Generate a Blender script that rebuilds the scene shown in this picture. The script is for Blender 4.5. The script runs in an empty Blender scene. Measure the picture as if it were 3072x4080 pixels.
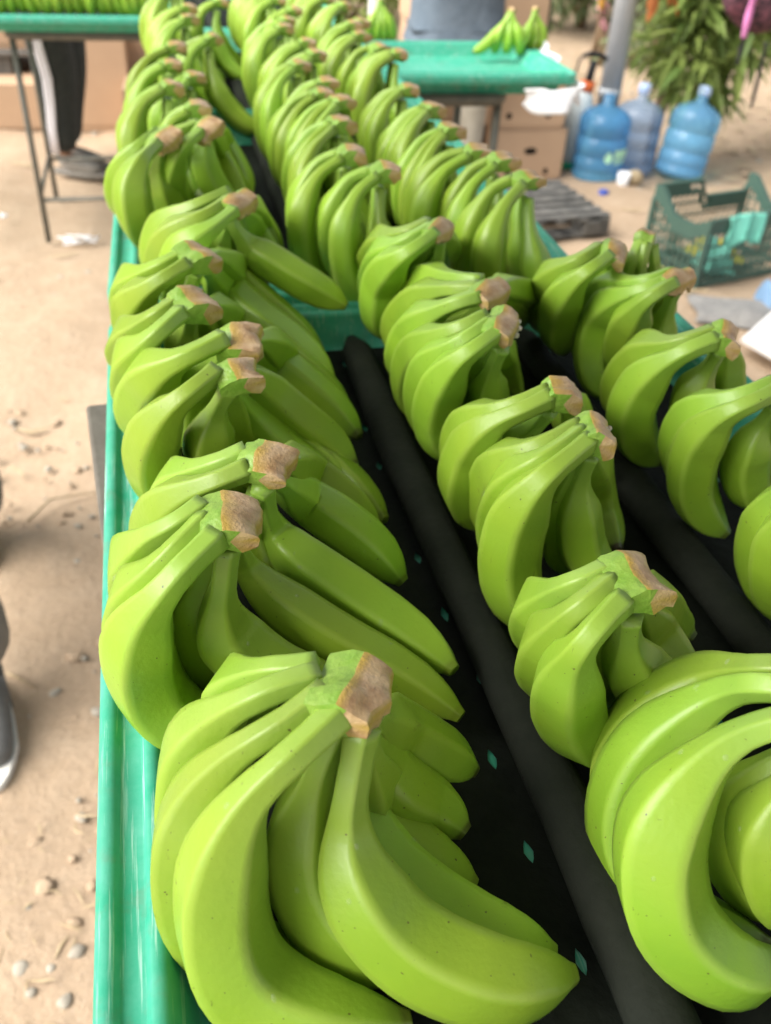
import bpy, bmesh, math, random
import numpy as np
from mathutils import Vector, Matrix, Quaternion

SC = bpy.context.scene
COL = SC.collection
R = math.radians

# ------------------------------------------------------------------ camera
cam_d = bpy.data.cameras.new('camera')
cam = bpy.data.objects.new('camera', cam_d)
COL.objects.link(cam)
SC.camera = cam
cam.matrix_world = Matrix([[0.973177, 0.099959, -0.207208, 0.0], [-0.225113, 0.599514, -0.768054, 0.0], [0.04745, 0.794097, 0.605935, 1.5], [0.0, 0.0, 0.0, 1.0]])
cam_d.sensor_fit = 'AUTO'
cam_d.sensor_width = 36.0
cam_d.lens = 31.808
cam_d.clip_start = 0.01
cam_d.clip_end = 400
cam_d.dof.use_dof = True
cam_d.dof.focus_distance = 0.53
cam_d.dof.aperture_fstop = 7.5

# ------------------------------------------------------------------ light
SUN_DIR = Vector((-0.70, -0.12, 0.70)).normalized()
world = bpy.data.worlds.new('World')
SC.world = world
world.use_nodes = True
wn = world.node_tree.nodes
wl = world.node_tree.links
bg = wn['Background']
sky = wn.new('ShaderNodeTexSky')
sky.sky_type = 'NISHITA'
sky.sun_disc = False
sky.sun_elevation = math.asin(SUN_DIR.z)
sky.sun_rotation = math.atan2(SUN_DIR.x, SUN_DIR.y) % (2 * math.pi)
sky.air_density = 1.0
sky.dust_density = 3.0
hs = wn.new('ShaderNodeHueSaturation')
hs.inputs['Saturation'].default_value = 0.35
wl.new(sky.outputs[0], hs.inputs['Color'])
wl.new(hs.outputs[0], bg.inputs['Color'])
bg.inputs['Strength'].default_value = 0.075
sun_d = bpy.data.lights.new('sun', 'SUN')
sun_d.energy = 2.0
sun_d.angle = R(60)
sun_d.color = (1.0, 0.965, 0.91)
sun = bpy.data.objects.new('sun', sun_d)
COL.objects.link(sun)
sun.rotation_mode = 'QUATERNION'
sun.rotation_quaternion = (-SUN_DIR).to_track_quat('-Z', 'Y')

SC.view_settings.view_transform = 'Standard'
SC.view_settings.look = 'None'
SC.view_settings.gamma = 1.0
SC.view_settings.use_curve_mapping = False
SC.view_settings.exposure = 1.7
SC.render.engine = 'CYCLES'
SC.cycles.use_denoising = True
SC.cycles.max_bounces = 8

# ------------------------------------------------------------------ helpers
def tag(o, label=None, cat=None, group=None, kind=None):
    for k, v in (('label', label), ('category', cat), ('group', group), ('kind', kind)):
        if v:
            o[k] = v
    return o

def link(name, me, parent=None, loc=None):
    o = bpy.data.objects.new(name, me)
    COL.objects.link(o)
    if loc is not None:
        o.location = loc
    if parent is not None:
        o.parent = parent
    return o

def empty(name, loc, rz=0.0):
    o = bpy.data.objects.new(name, None)
    COL.objects.link(o)
    o.empty_display_size = 0.05
    o.location = loc
    o.rotation_euler = (0, 0, rz)
    return o

def smooth(me, on=True):
    me.polygons.foreach_set('use_smooth', [on] * len(me.polygons))

def mesh_np(name, v, f, mats, sm=True, midx=None, attrs=None):
    me = bpy.data.meshes.new(name)
    me.from_pydata([tuple(p) for p in v] if not isinstance(v, np.ndarray) else v.tolist(), [], f)
    for m in (mats if isinstance(mats, (list, tuple)) else [mats]):
        me.materials.append(m)
    if midx is not None:
        me.polygons.foreach_set('material_index', midx)
    if sm:
        smooth(me)
    for k, a in (attrs or {}).items():
        at = me.attributes.new(k, 'FLOAT', 'POINT')
        at.data.foreach_set('value', np.asarray(a, dtype=np.float32))
    me.update()
    return me

class MB:
    """collects primitive shapes into one bmesh"""
    def __init__(s):
        s.bm = bmesh.new()
    def box(s, c, d, rz=0.0, bev=0.0, rot=None, mat=0):
        r = bmesh.ops.create_cube(s.bm, size=1.0)
        vs = r['verts']
        bmesh.ops.scale(s.bm, vec=d, verts=vs)
        if bev > 0:
            es = list({e for v in vs for e in v.link_edges})
            rr = bmesh.ops.bevel(s.bm, geom=es, offset=bev, segments=2, affect='EDGES', profile=0.5)
            vs = list({v for f in rr['faces'] for v in f.verts} | {v for v in vs if v.is_valid})
        M = (rot if rot is not None else Matrix.Rotation(rz, 3, 'Z'))
        bmesh.ops.rotate(s.bm, cent=(0, 0, 0), matrix=M, verts=vs)
        bmesh.ops.translate(s.bm, vec=c, verts=vs)
        if mat:
            for f in {f for v in vs for f in v.link_faces}:
                f.material_index = mat
        return s
    def tube(s, pts, r, n=10, cap=True, mat=0):
        pts = [Vector(p) for p in pts]
        rs = r if isinstance(r, (list, tuple)) else [r] * len(pts)
        rings = []
        up = None
        for i, p in enumerate(pts):
            t = (pts[min(i + 1, len(pts) - 1)] - pts[max(i - 1, 0)]).normalized()
            if up is None:
                up = t.orthogonal().normalized()
            up = (up - t * up.dot(t)).normalized()
            b = t.cross(up)
            rings.append([s.bm.verts.new(p + (up * math.cos(a) + b * math.sin(a)) * rs[i])
                          for a in (2 * math.pi * k / n for k in range(n))])
        for a, b in zip(rings, rings[1:]):
            for k in range(n):
                f = s.bm.faces.new((a[k], a[(k + 1) % n], b[(k + 1) % n], b[k]))
                f.smooth = True
                f.material_index = mat
        if cap:
            s.bm.faces.new(rings[0][::-1]).material_index = mat
            s.bm.faces.new(rings[-1]).material_index = mat
        return s
    def lathe(s, prof, n=32, loc=(0, 0, 0), M=None, mat=0):
        rings = []
        M = M or Matrix.Identity(3)
        for r, z in prof:
            rings.append([s.bm.verts.new(Vector(loc) + M @ Vector((r * math.cos(2 * math.pi * k / n), r * math.sin(2 * math.pi * k / n), z)))
                          for k in range(n)])
        for a, b in zip(rings, rings[1:]):
            for k in range(n):
                f = s.bm.faces.new((a[k], a[(k + 1) % n], b[(k + 1) % n], b[k]))
                f.smooth = True
                f.material_index = mat
        s.bm.faces.new(rings[0][::-1]).material_index = mat
        s.bm.faces.new(rings[-1]).material_index = mat
        return s
    def poly(s, pts, mat=0):
        f = s.bm.faces.new([s.bm.verts.new(p) for p in pts])
        f.material_index = mat
        return s
    def mesh(s, name, mats):
        me = bpy.data.meshes.new(name)
        bmesh.ops.recalc_face_normals(s.bm, faces=s.bm.faces)
        s.bm.to_mesh(me)
        s.bm.free()
        for m in (mats if isinstance(mats, (list, tuple)) else [mats]):
            me.materials.append(m)
        return me
    def build(s, name, mats, parent=None, loc=None):
        return link(name, s.mesh(name, mats), parent, loc)

def skin_mesh(name, verts, edges, radii, mat, sub=2):
    me = bpy.data.meshes.new(name)
    me.from_pydata(verts, edges, [])
    o = bpy.data.objects.new(name, me)
    COL.objects.link(o)
    m = o.modifiers.new('skin', 'SKIN')
    m.use_smooth_shade = True
    sv = me.skin_vertices[0].data
    for i, r in enumerate(radii):
        sv[i].radius = r if isinstance(r, tuple) else (r, r)
        sv[i].use_root = (i == 0)
    ss = o.modifiers.new('sub', 'SUBSURF')
    ss.levels = ss.render_levels = sub
    dg = bpy.context.evaluated_depsgraph_get()
    me2 = bpy.data.meshes.new_from_object(o.evaluated_get(dg))
    me2.name = name
    bpy.data.objects.remove(o)
    bpy.data.meshes.remove(me)
    me2.materials.clear()
    me2.materials.append(mat)
    smooth(me2)
    return me2

# ------------------------------------------------------------------ materials
def mat(name, col, rough=0.6, spec=0.5, noise=None, bump=None, metal=0.0, obj_var=0.0):
    """noise = (scale, second colour, amount[, detail]); bump = (scale, strength, distance)"""
    m = bpy.data.materials.new(name)
    m.use_nodes = True
    nt = m.node_tree
    N, L = nt.nodes, nt.links
    p = N['Principled BSDF']
    p.inputs['Roughness'].default_value = rough
    p.inputs['Specular IOR Level'].default_value = spec
    p.inputs['Metallic'].default_value = metal
    tc = N.new('ShaderNodeTexCoord')
    base = N.new('ShaderNodeRGB')
    base.outputs[0].default_value = (*col, 1)
    out = base.outputs[0]
    if noise:
        nz = N.new('ShaderNodeTexNoise')
        nz.inputs['Scale'].default_value = noise[0]
        nz.inputs['Detail'].default_value = noise[3] if len(noise) > 3 else 6
        nz.inputs['Roughness'].default_value = 0.6
        L.new(tc.outputs['Object'], nz.inputs['Vector'])
        rp = N.new('ShaderNodeValToRGB')
        rp.color_ramp.elements[0].position = 0.35
        rp.color_ramp.elements[1].position = 0.68
        L.new(nz.outputs['Fac'], rp.inputs['Fac'])
        ml = N.new('ShaderNodeMath')
        ml.operation = 'MULTIPLY'
        ml.inputs[1].default_value = noise[2]
        L.new(rp.outputs['Color'], ml.inputs[0])
        mx = N.new('ShaderNodeMix')
        mx.data_type = 'RGBA'
        L.new(ml.outputs[0], mx.inputs['Factor'])
        L.new(out, mx.inputs[6])
        mx.inputs[7].default_value = (*noise[1], 1)
        out = mx.outputs[2]
    if obj_var:
        oi = N.new('ShaderNodeObjectInfo')
        mr = N.new('ShaderNodeMapRange')
        mr.inputs['To Min'].default_value = 1 - obj_var
        mr.inputs['To Max'].default_value = 1 + obj_var
        L.new(oi.outputs['Random'], mr.inputs['Value'])
        hv = N.new('ShaderNodeHueSaturation')
        L.new(mr.outputs[0], hv.inputs['Value'])
        L.new(out, hv.inputs['Color'])
        out = hv.outputs[0]
    L.new(out, p.inputs['Base Color'])
    if bump:
        nb = N.new('ShaderNodeTexNoise')
        nb.inputs['Scale'].default_value = bump[0]
        nb.inputs['Detail'].default_value = 5
        L.new(tc.outputs['Object'], nb.inputs['Vector'])
        bp = N.new('ShaderNodeBump')
        bp.inputs['Strength'].default_value = bump[1]
        bp.inputs['Distance'].default_value = bump[2]
        L.new(nb.outputs['Fac'], bp.inputs['Height'])
        L.new(bp.outputs[0], p.inputs['Normal'])
    return m

def banana_material():
    m = bpy.data.materials.new('banana_skin')
    m.use_nodes = True
    N, L = m.node_tree.nodes, m.node_tree.links
    p = N['Principled BSDF']
    tc = N.new('ShaderNodeTexCoord')
    al = N.new('ShaderNodeAttribute')
    al.attribute_name = 'along'
    rp = N.new('ShaderNodeValToRGB')
    el = rp.color_ramp.elements
    el[0].position = 0.0
    el[0].color = (0.285, 0.44, 0.070, 1)
    el[1].position = 1.0
    el[1].color = (0.05, 0.04, 0.015, 1)
    for pos, c in ((0.16, (0.285, 0.44, 0.070)), (0.30, (0.268, 0.43, 0.046)), (0.6, (0.258, 0.43, 0.030)), (0.93, (0.24, 0.405, 0.032)), (0.972, (0.19, 0.30, 0.035)), (0.984, (0.05, 0.045, 0.015))):
        e = el.new(pos)
        e.color = (*c, 1)
    L.new(al.outputs['Fac'], rp.inputs['Fac'])
    nz = N.new('ShaderNodeTexNoise')
    nz.inputs['Scale'].default_value = 22
    nz.inputs['Detail'].default_value = 3
    L.new(tc.outputs['Object'], nz.inputs['Vector'])
    r2 = N.new('ShaderNodeValToRGB')
    r2.color_ramp.elements[0].position = 0.35
    r2.color_ramp.elements[1].position = 0.7
    L.new(nz.outputs['Fac'], r2.inputs['Fac'])
    m1 = N.new('ShaderNodeMath')
    m1.operation = 'MULTIPLY'
    m1.inputs[1].default_value = 0.45
    L.new(r2.outputs['Color'], m1.inputs[0])
    mx = N.new('ShaderNodeMix')
    mx.data_type = 'RGBA'
    L.new(m1.outputs[0], mx.inputs['Factor'])
    L.new(rp.outputs['Color'], mx.inputs[6])
    mx.inputs[7].default_value = (0.17, 0.335, 0.019, 1)
    lf = N.new('ShaderNodeTexNoise')
    lf.inputs['Scale'].default_value = 9
    lf.inputs['Detail'].default_value = 2
    L.new(tc.outputs['Object'], lf.inputs['Vector'])
    lr = N.new('ShaderNodeValToRGB')
    lr.color_ramp.elements[0].position = 0.42
    lr.color_ramp.elements[1].position = 0.66
    lr.color_ramp.elements[1].color = (.6, .6, .6, 1)
    L.new(lf.outputs['Fac'], lr.inputs['Fac'])
    mxl = N.new('ShaderNodeMix')
    mxl.data_type = 'RGBA'
    L.new(lr.outputs['Color'], mxl.inputs['Factor'])
    L.new(mx.outputs[2], mxl.inputs[6])
    mxl.inputs[7].default_value = (0.31, 0.45, 0.030, 1)
    mx = mxl
    # paler ridges
    rg = N.new('ShaderNodeAttribute')
    rg.attribute_name = 'ridge'
    m2 = N.new('ShaderNodeMath')
    m2.operation = 'MULTIPLY'
    m2.inputs[1].default_value = 0.35
    L.new(rg.outputs['Fac'], m2.inputs[0])
    mx2 = N.new('ShaderNodeMix')
    mx2.data_type = 'RGBA'
    L.new(m2.outputs[0], mx2.inputs['Factor'])
    L.new(mx.outputs[2], mx2.inputs[6])
    mx2.inputs[7].default_value = (0.38, 0.52, 0.09, 1)
    # specks and small scars
    vz = N.new('ShaderNodeTexNoise')
    vz.inputs['Scale'].default_value = 330
    vz.inputs['Detail'].default_value = 1
    L.new(tc.outputs['Object'], vz.inputs['Vector'])
    r3 = N.new('ShaderNodeValToRGB')
    r3.color_ramp.elements[0].position = 0.755
    r3.color_ramp.elements[1].position = 0.80
    L.new(vz.outputs['Fac'], r3.inputs['Fac'])
    vs = N.new('ShaderNodeTexNoise')
    vs.inputs['Scale'].default_value = 60
    vs.inputs['Detail'].default_value = 4
    vs.inputs['Roughness'].default_value = 0.7
    L.new(tc.outputs['Object'], vs.inputs['Vector'])
    r4 = N.new('ShaderNodeValToRGB')
    r4.color_ramp.elements[0].position = 0.69
    r4.color_ramp.elements[1].position = 0.77
    r4.color_ramp.elements[1].color = (0.45, 0.45, 0.45, 1)
    L.new(vs.outputs['Fac'], r4.inputs['Fac'])
    mp = N.new('ShaderNodeMapping')
    mp.inputs['Scale'].default_value = (420, 420, 26)
    mp.inputs['Rotation'].default_value = (.5, .35, .2)
    L.new(tc.outputs['Object'], mp.inputs['Vector'])
    sz = N.new('ShaderNodeTexNoise')
    sz.inputs['Scale'].default_value = 1
    sz.inputs['Detail'].default_value = 2
    L.new(mp.outputs[0], sz.inputs['Vector'])
    r6 = N.new('ShaderNodeValToRGB')
    r6.color_ramp.elements[0].position = 0.735
    r6.color_ramp.elements[1].position = 0.78
    r6.color_ramp.elements[1].color = (.55, .55, .55, 1)
    L.new(sz.outputs['Fac'], r6.inputs['Fac'])
    a0 = N.new('ShaderNodeMath')
    a0.operation = 'MAXIMUM'
    L.new(r4.outputs['Color'], a0.inputs[0])
    L.new(r6.outputs['Color'], a0.inputs[1])
    ad = N.new('ShaderNodeMath')
    ad.operation = 'MAXIMUM'
    L.new(r3.outputs['Color'], ad.inputs[0])
    L.new(a0.outputs[0], ad.inputs[1])
    mx3 = N.new('ShaderNodeMix')
    mx3.data_type = 'RGBA'
    L.new(ad.outputs[0], mx3.inputs['Factor'])
    L.new(mx2.outputs[2], mx3.inputs[6])
    mx3.inputs[7].default_value = (0.10, 0.10, 0.02, 1)
    oi = N.new('ShaderNodeObjectInfo')
    mr = N.new('ShaderNodeMapRange')
    mr.inputs['To Min'].default_value = 0.86
    mr.inputs['To Max'].default_value = 1.10
    L.new(oi.outputs['Random'], mr.inputs['Value'])
    mh = N.new('ShaderNodeMapRange')
    mh.inputs['To Min'].default_value = 0.492
    mh.inputs['To Max'].default_value = 0.507
    L.new(oi.outputs['Random'], mh.inputs['Value'])
    hv = N.new('ShaderNodeHueSaturation')
    L.new(mr.outputs[0], hv.inputs['Value'])
    L.new(mh.outputs[0], hv.inputs['Hue'])
    L.new(mx3.outputs[2], hv.inputs['Color'])
    L.new(hv.outputs[0], p.inputs['Base Color'])
    p.inputs['Subsurface Weight'].default_value = 0.12
    p.inputs['Subsurface Radius'].default_value = (0.4, 0.8, 0.1)
    p.inputs['Subsurface Scale'].default_value = 0.006
    p.inputs['Specular IOR Level'].default_value = 0.5
    r5 = N.new('ShaderNodeMapRange')
    r5.inputs['To Min'].default_value = 0.30
    r5.inputs['To Max'].default_value = 0.48
    L.new(nz.outputs['Fac'], r5.inputs['Value'])
    L.new(r5.outputs[0], p.inputs['Roughness'])
    nb = N.new('ShaderNodeTexNoise')
    nb.inputs['Scale'].default_value = 260
    nb.inputs['Detail'].default_value = 4
    L.new(tc.outputs['Object'], nb.inputs['Vector'])
    bp = N.new('ShaderNodeBump')
    bp.inputs['Strength'].default_value = 0.35
    bp.inputs['Distance'].default_value = 0.0007
    L.new(nb.outputs['Fac'], bp.inputs['Height'])
    L.new(bp.outputs[0], p.inputs['Normal'])
    return m

def cut_material():
    m = mat('cut_crown', (0.60, 0.44, 0.26), 0.38, 0.5, noise=(85, (0.29, 0.14, 0.05), 0.8, 9), bump=(420, 0.6, 0.0015))
    N, L = m.node_tree.nodes, m.node_tree.links
    p = N['Principled BSDF']
    src = p.inputs['Base Color'].links[0].from_socket
    tc = N.new('ShaderNodeTexCoord')
    nz = N.new('ShaderNodeTexNoise')
    nz.inputs['Scale'].default_value = 55
    L.new(tc.outputs['Object'], nz.inputs['Vector'])
    rp = N.new('ShaderNodeValToRGB')
    rp.color_ramp.elements[0].position = 0.45
    rp.color_ramp.elements[1].position = 0.62
    L.new(nz.outputs['Fac'], rp.inputs['Fac'])
    ed = N.new('ShaderNodeAttribute')
    ed.attribute_name = 'edge'
    mm = N.new('ShaderNodeMath')
    mm.operation = 'MULTIPLY_ADD'
    mm.inputs[1].default_value = 0.22
    L.new(rp.outputs['Color'], mm.inputs[0])
    L.new(ed.outputs['Fac'], mm.inputs[2])
    mm.use_clamp = True
    mx = N.new('ShaderNodeMix')
    mx.data_type = 'RGBA'
    L.new(mm.outputs[0], mx.inputs['Factor'])
    L.new(src, mx.inputs[6])
    mx.inputs[7].default_value = (0.42, 0.29, 0.06, 1)
    L.new(mx.outputs[2], p.inputs['Base Color'])
    return m

def dirt_material():
    m = mat('dirt', (0.44, 0.325, 0.22), 0.95, 0.15)
    N, L = m.node_tree.nodes, m.node_tree.links
    p = N['Principled BSDF']
    tc = N.new('ShaderNodeTexCoord')
    def noise(s, d, a, b):
        n = N.new('ShaderNodeTexNoise')
        n.inputs['Scale'].default_value = s
        n.inputs['Detail'].default_value = d
        n.inputs['Roughness'].default_value = 0.65
        L.new(tc.outputs['Object'], n.inputs['Vector'])
        r = N.new('ShaderNodeValToRGB')
        r.color_ramp.elements[0].position = a
        r.color_ramp.elements[1].position = b
        L.new(n.outputs['Fac'], r.inputs['Fac'])
        return n, r.outputs['Color']
    prev = p.inputs['Base Color'].links[0].from_socket
    hs_ = []
    for s, d, a, b, col, amt in ((1.1, 5, .40, .66, (0.39, 0.285, 0.19), .7), (9, 8, .45, .70, (0.49, 0.375, 0.265), .7),
                                 (48, 6, .52, .70, (0.36, 0.265, 0.185), .55), (150, 3, .60, .72, (0.57, 0.465, 0.36), .6)):
        n, o = noise(s, d, a, b)
        hs_.append(n)
        k = N.new('ShaderNodeMath')
        k.operation = 'MULTIPLY'
        k.inputs[1].default_value = amt
        L.new(o, k.inputs[0])
        mx = N.new('ShaderNodeMix')
        mx.data_type = 'RGBA'
        L.new(k.outputs[0], mx.inputs['Factor'])
        L.new(prev, mx.inputs[6])
        mx.inputs[7].default_value = (*col, 1)
        prev = mx.outputs[2]
    L.new(prev, p.inputs['Base Color'])
    b1 = N.new('ShaderNodeBump')
    b1.inputs['Strength'].default_value = 0.6
    b1.inputs['Distance'].default_value = 0.02
    L.new(hs_[1].outputs['Fac'], b1.inputs['Height'])
    b2 = N.new('ShaderNodeBump')
    b2.inputs['Strength'].default_value = 0.6
    b2.inputs['Distance'].default_value = 0.006
    L.new(hs_[2].outputs['Fac'], b2.inputs['Height'])
    L.new(b1.outputs[0], b2.inputs['Normal'])
    L.new(b2.outputs[0], p.inputs['Normal'])
    return m

def clear_plastic(name, col, mixf, rough=0.18):
    m = mat(name, col, rough, 0.6)
    N, L = m.node_tree.nodes, m.node_tree.links
    p = N['Principled BSDF']
    t = N.new('ShaderNodeBsdfTransparent')
    t.inputs[0].default_value = (*[min(1, c * 1.5 + 0.2) for c in col], 1)
    mx = N.new('ShaderNodeMixShader')
    mx.inputs[0].default_value = mixf
    L.new(p.outputs[0], mx.inputs[1])
    L.new(t.outputs[0], mx.inputs[2])
    L.new(mx.outputs[0], N['Material Output'].inputs['Surface'])
    return m

def leaf_material(name, col, col2, trans=0.3):
    m = mat(name, col, 0.5, 0.4, obj_var=0.3)
    N, L = m.node_tree.nodes, m.node_tree.links
    p = N['Principled BSDF']
    at = N.new('ShaderNodeAttribute')
    at.attribute_name = 'tone'
    mx = N.new('ShaderNodeMix')
    mx.data_type = 'RGBA'
    L.new(at.outputs['Fac'], mx.inputs['Factor'])
    L.new(p.inputs['Base Color'].links[0].from_socket, mx.inputs[6])
    mx.inputs[7].default_value = (*col2, 1)
    L.new(mx.outputs[2], p.inputs['Base Color'])
    t = N.new('ShaderNodeBsdfTranslucent')
    L.new(mx.outputs[2], t.inputs[0])
    ms = N.new('ShaderNodeMixShader')
    ms.inputs[0].default_value = trans
    L.new(p.outputs[0], ms.inputs[1])
    L.new(t.outputs[0], ms.inputs[2])
    L.new(ms.outputs[0], N['Material Output'].inputs['Surface'])
    return m

M = {}
M['banana'] = banana_material()
M['crown_skin'] = mat('crown_skin', (0.18, 0.34, 0.035), 0.42, 0.5, noise=(90, (0.28, 0.42, 0.07), 0.8), bump=(170, 0.7, 0.002))
M['cut'] = cut_material()
M['latex'] = mat('latex_sap', (.70, .66, .58), .3, .5, noise=(200, (.50, .38, .24), .6))
M['water'] = clear_plastic('water', (0.8, 0.8, 0.8), .93, .03)
M['tray'] = mat('tray_plastic', (0.030, 0.36, 0.225), 0.6, 0.35, noise=(45, (0.13, 0.46, 0.35), 0.6, 10), bump=(500, 0.12, 0.001), obj_var=0.06)
def scratch_tray(m):
    N, L = m.node_tree.nodes, m.node_tree.links
    p = N['Principled BSDF']
    src = p.inputs['Base Color'].links[0].from_socket
    tc = N.new('ShaderNodeTexCoord')
    for sc_, rot, a, b, col, amt in (((260, 9, 60), 0.08, .57, .67, (.42, .66, .56), .75), ((30, 30, 30), 0, .54, .70, (.16, .22, .15), .55), ((9, 6, 9), 0, .45, .66, (.10, .40, .28), .6)):
        mp = N.new('ShaderNodeMapping')
        mp.inputs['Scale'].default_value = sc_
        mp.inputs['Rotation'].default_value = (0, 0, rot)
        L.new(tc.outputs['Object'], mp.inputs['Vector'])
        nz = N.new('ShaderNodeTexNoise')
        nz.inputs['Scale'].default_value = 1
        nz.inputs['Detail'].default_value = 6
        nz.inputs['Roughness'].default_value = .65
        L.new(mp.outputs[0], nz.inputs['Vector'])
        r = N.new('ShaderNodeValToRGB')
        r.color_ramp.elements[0].position = a
        r.color_ramp.elements[1].position = b
        r.color_ramp.elements[1].color = (amt, amt, amt, 1)
        L.new(nz.outputs['Fac'], r.inputs['Fac'])
        mx = N.new('ShaderNodeMix')
        mx.data_type = 'RGBA'
        L.new(r.outputs['Color'], mx.inputs['Factor'])
        L.new(src, mx.inputs[6])
        mx.inputs[7].default_value = (*col, 1)
        src = mx.outputs[2]
    L.new(src, p.inputs['Base Color'])
scratch_tray(M['tray'])
M['foam'] = mat('black_foam', (0.008, 0.0105, 0.007), 0.75, 0.12, noise=(30, (0.014, 0.017, 0.012), 0.8), bump=(45, 0.6, 0.006))
M['roll'] = mat('roll_foam', (0.016, 0.019, 0.014), 0.8, 0.12, noise=(25, (0.026, 0.029, 0.022), 0.8), bump=(140, 0.5, 0.002))
M['dirt'] = dirt_material()
M['stone'] = mat('stone', (0.42, 0.38, 0.31), 0.8, 0.3, noise=(60, (0.30, 0.26, 0.20), 0.6), obj_var=0.15)
M['straw'] = mat('straw', (0.48, 0.38, 0.24), 0.8, 0.2, noise=(40, (0.34, 0.25, 0.14), 0.7))
M['steel'] = mat('painted_steel', (0.10, 0.105, 0.09), 0.55, 0.5, noise=(30, (0.19, 0.17, 0.13), 0.7), metal=0.2)
M['board'] = mat('table_board', (0.13, 0.115, 0.095), 0.8, 0.3, noise=(25, (0.20, 0.18, 0.15), 0.7), bump=(120, 0.5, 0.002))
M['card'] = mat('cardboard', (0.52, 0.36, 0.235), 0.85, 0.2, noise=(6, (0.47, 0.32, 0.21), 0.6), obj_var=0.06)
M['hole_shade'] = mat('painted_hole_shade', (0.02, 0.016, 0.012), 0.9, 0.1)  # near-black tone painting the shade inside carton holes
M['trousers'] = mat('dark_cloth', (0.040, 0.046, 0.045), 0.9, 0.2, noise=(35, (0.06, 0.066, 0.062), 0.7), bump=(60, 0.5, 0.006))
M['stripe'] = mat('white_cloth', (0.85, 0.83, 0.87), 0.85, 0.2, noise=(40, (0.72, 0.70, 0.74), 0.5))
M['cream'] = mat('cream_cloth', (0.56, 0.52, 0.43), 0.9, 0.2, noise=(18, (0.40, 0.36, 0.28), 0.7), bump=(40, 0.5, 0.01))
M['greyt'] = mat('grey_cloth', (0.20, 0.19, 0.165), 0.9, 0.2, noise=(30, (0.27, 0.26, 0.23), 0.7), bump=(60, 0.5, 0.006))
M['shirt'] = mat('blue_grey_cloth', (0.115, 0.15, 0.185), 0.9, 0.2, noise=(14, (0.16, 0.20, 0.24), 0.7), bump=(30, 0.5, 0.01))
M['shirt2'] = mat('dark_shirt_cloth', (0.05, 0.055, 0.07), 0.9, 0.2)
M['print'] = mat('dark_green_print', (0.012, 0.05, 0.04), 0.8, 0.2, noise=(60, (0.06, 0.10, 0.09), 0.6))
M['shoe'] = mat('shoe_grey', (0.13, 0.13, 0.125), 0.8, 0.3, noise=(50, (0.18, 0.18, 0.17), 0.7))
M['shoe_dusty'] = mat('dusty_shoe', (0.24, 0.22, 0.19), 0.85, 0.2, noise=(20, (0.16, 0.15, 0.135), 0.7))
M['sole'] = mat('white_sole', (0.72, 0.70, 0.65), 0.7, 0.3)
M['skin'] = mat('skin', (0.30, 0.165, 0.10), 0.55, 0.4)
M['hair'] = mat('hair', (0.012, 0.010, 0.009), 0.6, 0.4)
M['jug'] = clear_plastic('blue_jug_plastic', (0.13, 0.36, 0.58), 0.52)
M['jug_grey'] = clear_plastic('grey_blue_jug_plastic', (0.32, 0.41, 0.53), 0.58)
M['jug_pale'] = clear_plastic('pale_blue_jug_plastic', (0.19, 0.43, 0.68), 0.56)
M['white'] = mat('white_plastic', (0.78, 0.79, 0.80), 0.5, 0.4)
M['bluecap'] = mat('blue_cap', (0.42, 0.55, 0.80), 0.45, 0.5)
M['label_green'] = mat('pale_green_label', (0.42, 0.74, 0.52), 0.6, 0.3)
M['label_white'] = mat('white_label', (0.70, 0.80, 0.85), 0.6, 0.3)
M['navy'] = mat('navy_plastic', (0.045, 0.085, 0.26), 0.5, 0.4, noise=(10, (0.06, 0.11, 0.30), 0.6))
M['orange'] = mat('orange_plastic', (0.75, 0.16, 0.04), 0.5, 0.4)
M['blackp'] = mat('black_plastic', (0.015, 0.017, 0.018), 0.5, 0.4)
M['milky'] = mat('milky_plastic', (0.68, 0.76, 0.76), 0.4, 0.5)
M['greenp'] = mat('green_plastic', (0.02, 0.30, 0.13), 0.5, 0.4)
M['post'] = mat('galvanised_post', (0.46, 0.49, 0.505), 0.45, 0.5, noise=(12, (0.54, 0.56, 0.57), 0.6), metal=0.1)
M['pallet'] = mat('grey_pallet', (0.085, 0.085, 0.08), 0.85, 0.2, noise=(16, (0.22, 0.21, 0.19), 0.8), obj_var=0.15)
M['crate'] = mat('crate_green', (0.05, 0.098, 0.078), 0.5, 0.4, noise=(30, (0.06, 0.12, 0.09), 0.5))
M['mint'] = mat('mint_cloth', (0.22, 0.66, 0.52), 0.85, 0.2, noise=(30, (0.16, 0.55, 0.44), 0.5))
M['sack'] = mat('grey_sack', (0.30, 0.29, 0.27), 0.9, 0.2, noise=(14, (0.20, 0.195, 0.19), 0.8), bump=(22, 0.8, 0.02))
M['paper'] = mat('white_board', (0.86, 0.85, 0.82), 0.7, 0.3)
M['bluecloth'] = mat('blue_cloth', (0.16, 0.27, 0.42), 0.85, 0.2, noise=(20, (0.22, 0.34, 0.50), 0.6))
M['bag'] = mat('floral_bag', (0.018, 0.016, 0.020), 0.75, 0.3, noise=(38, (0.35, 0.12, 0.16), 0.55, 2))
M['pink'] = mat('pink_strap', (0.72, 0.25, 0.52), 0.6, 0.3)
M['bark'] = mat('bark', (0.17, 0.115, 0.07), 0.9, 0.2, noise=(30, (0.26, 0.18, 0.11), 0.8), bump=(60, 0.9, 0.01))
M['leaf'] = leaf_material('tree_leaf', (0.12, 0.21, 0.045), (0.30, 0.38, 0.10), 0.4)
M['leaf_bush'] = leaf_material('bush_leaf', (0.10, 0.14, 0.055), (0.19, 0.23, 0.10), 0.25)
M['leaf_pale'] = leaf_material('sunny_leaf', (0.17, 0.25, 0.05), (0.32, 0.40, 0.10), 0.35)
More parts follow.
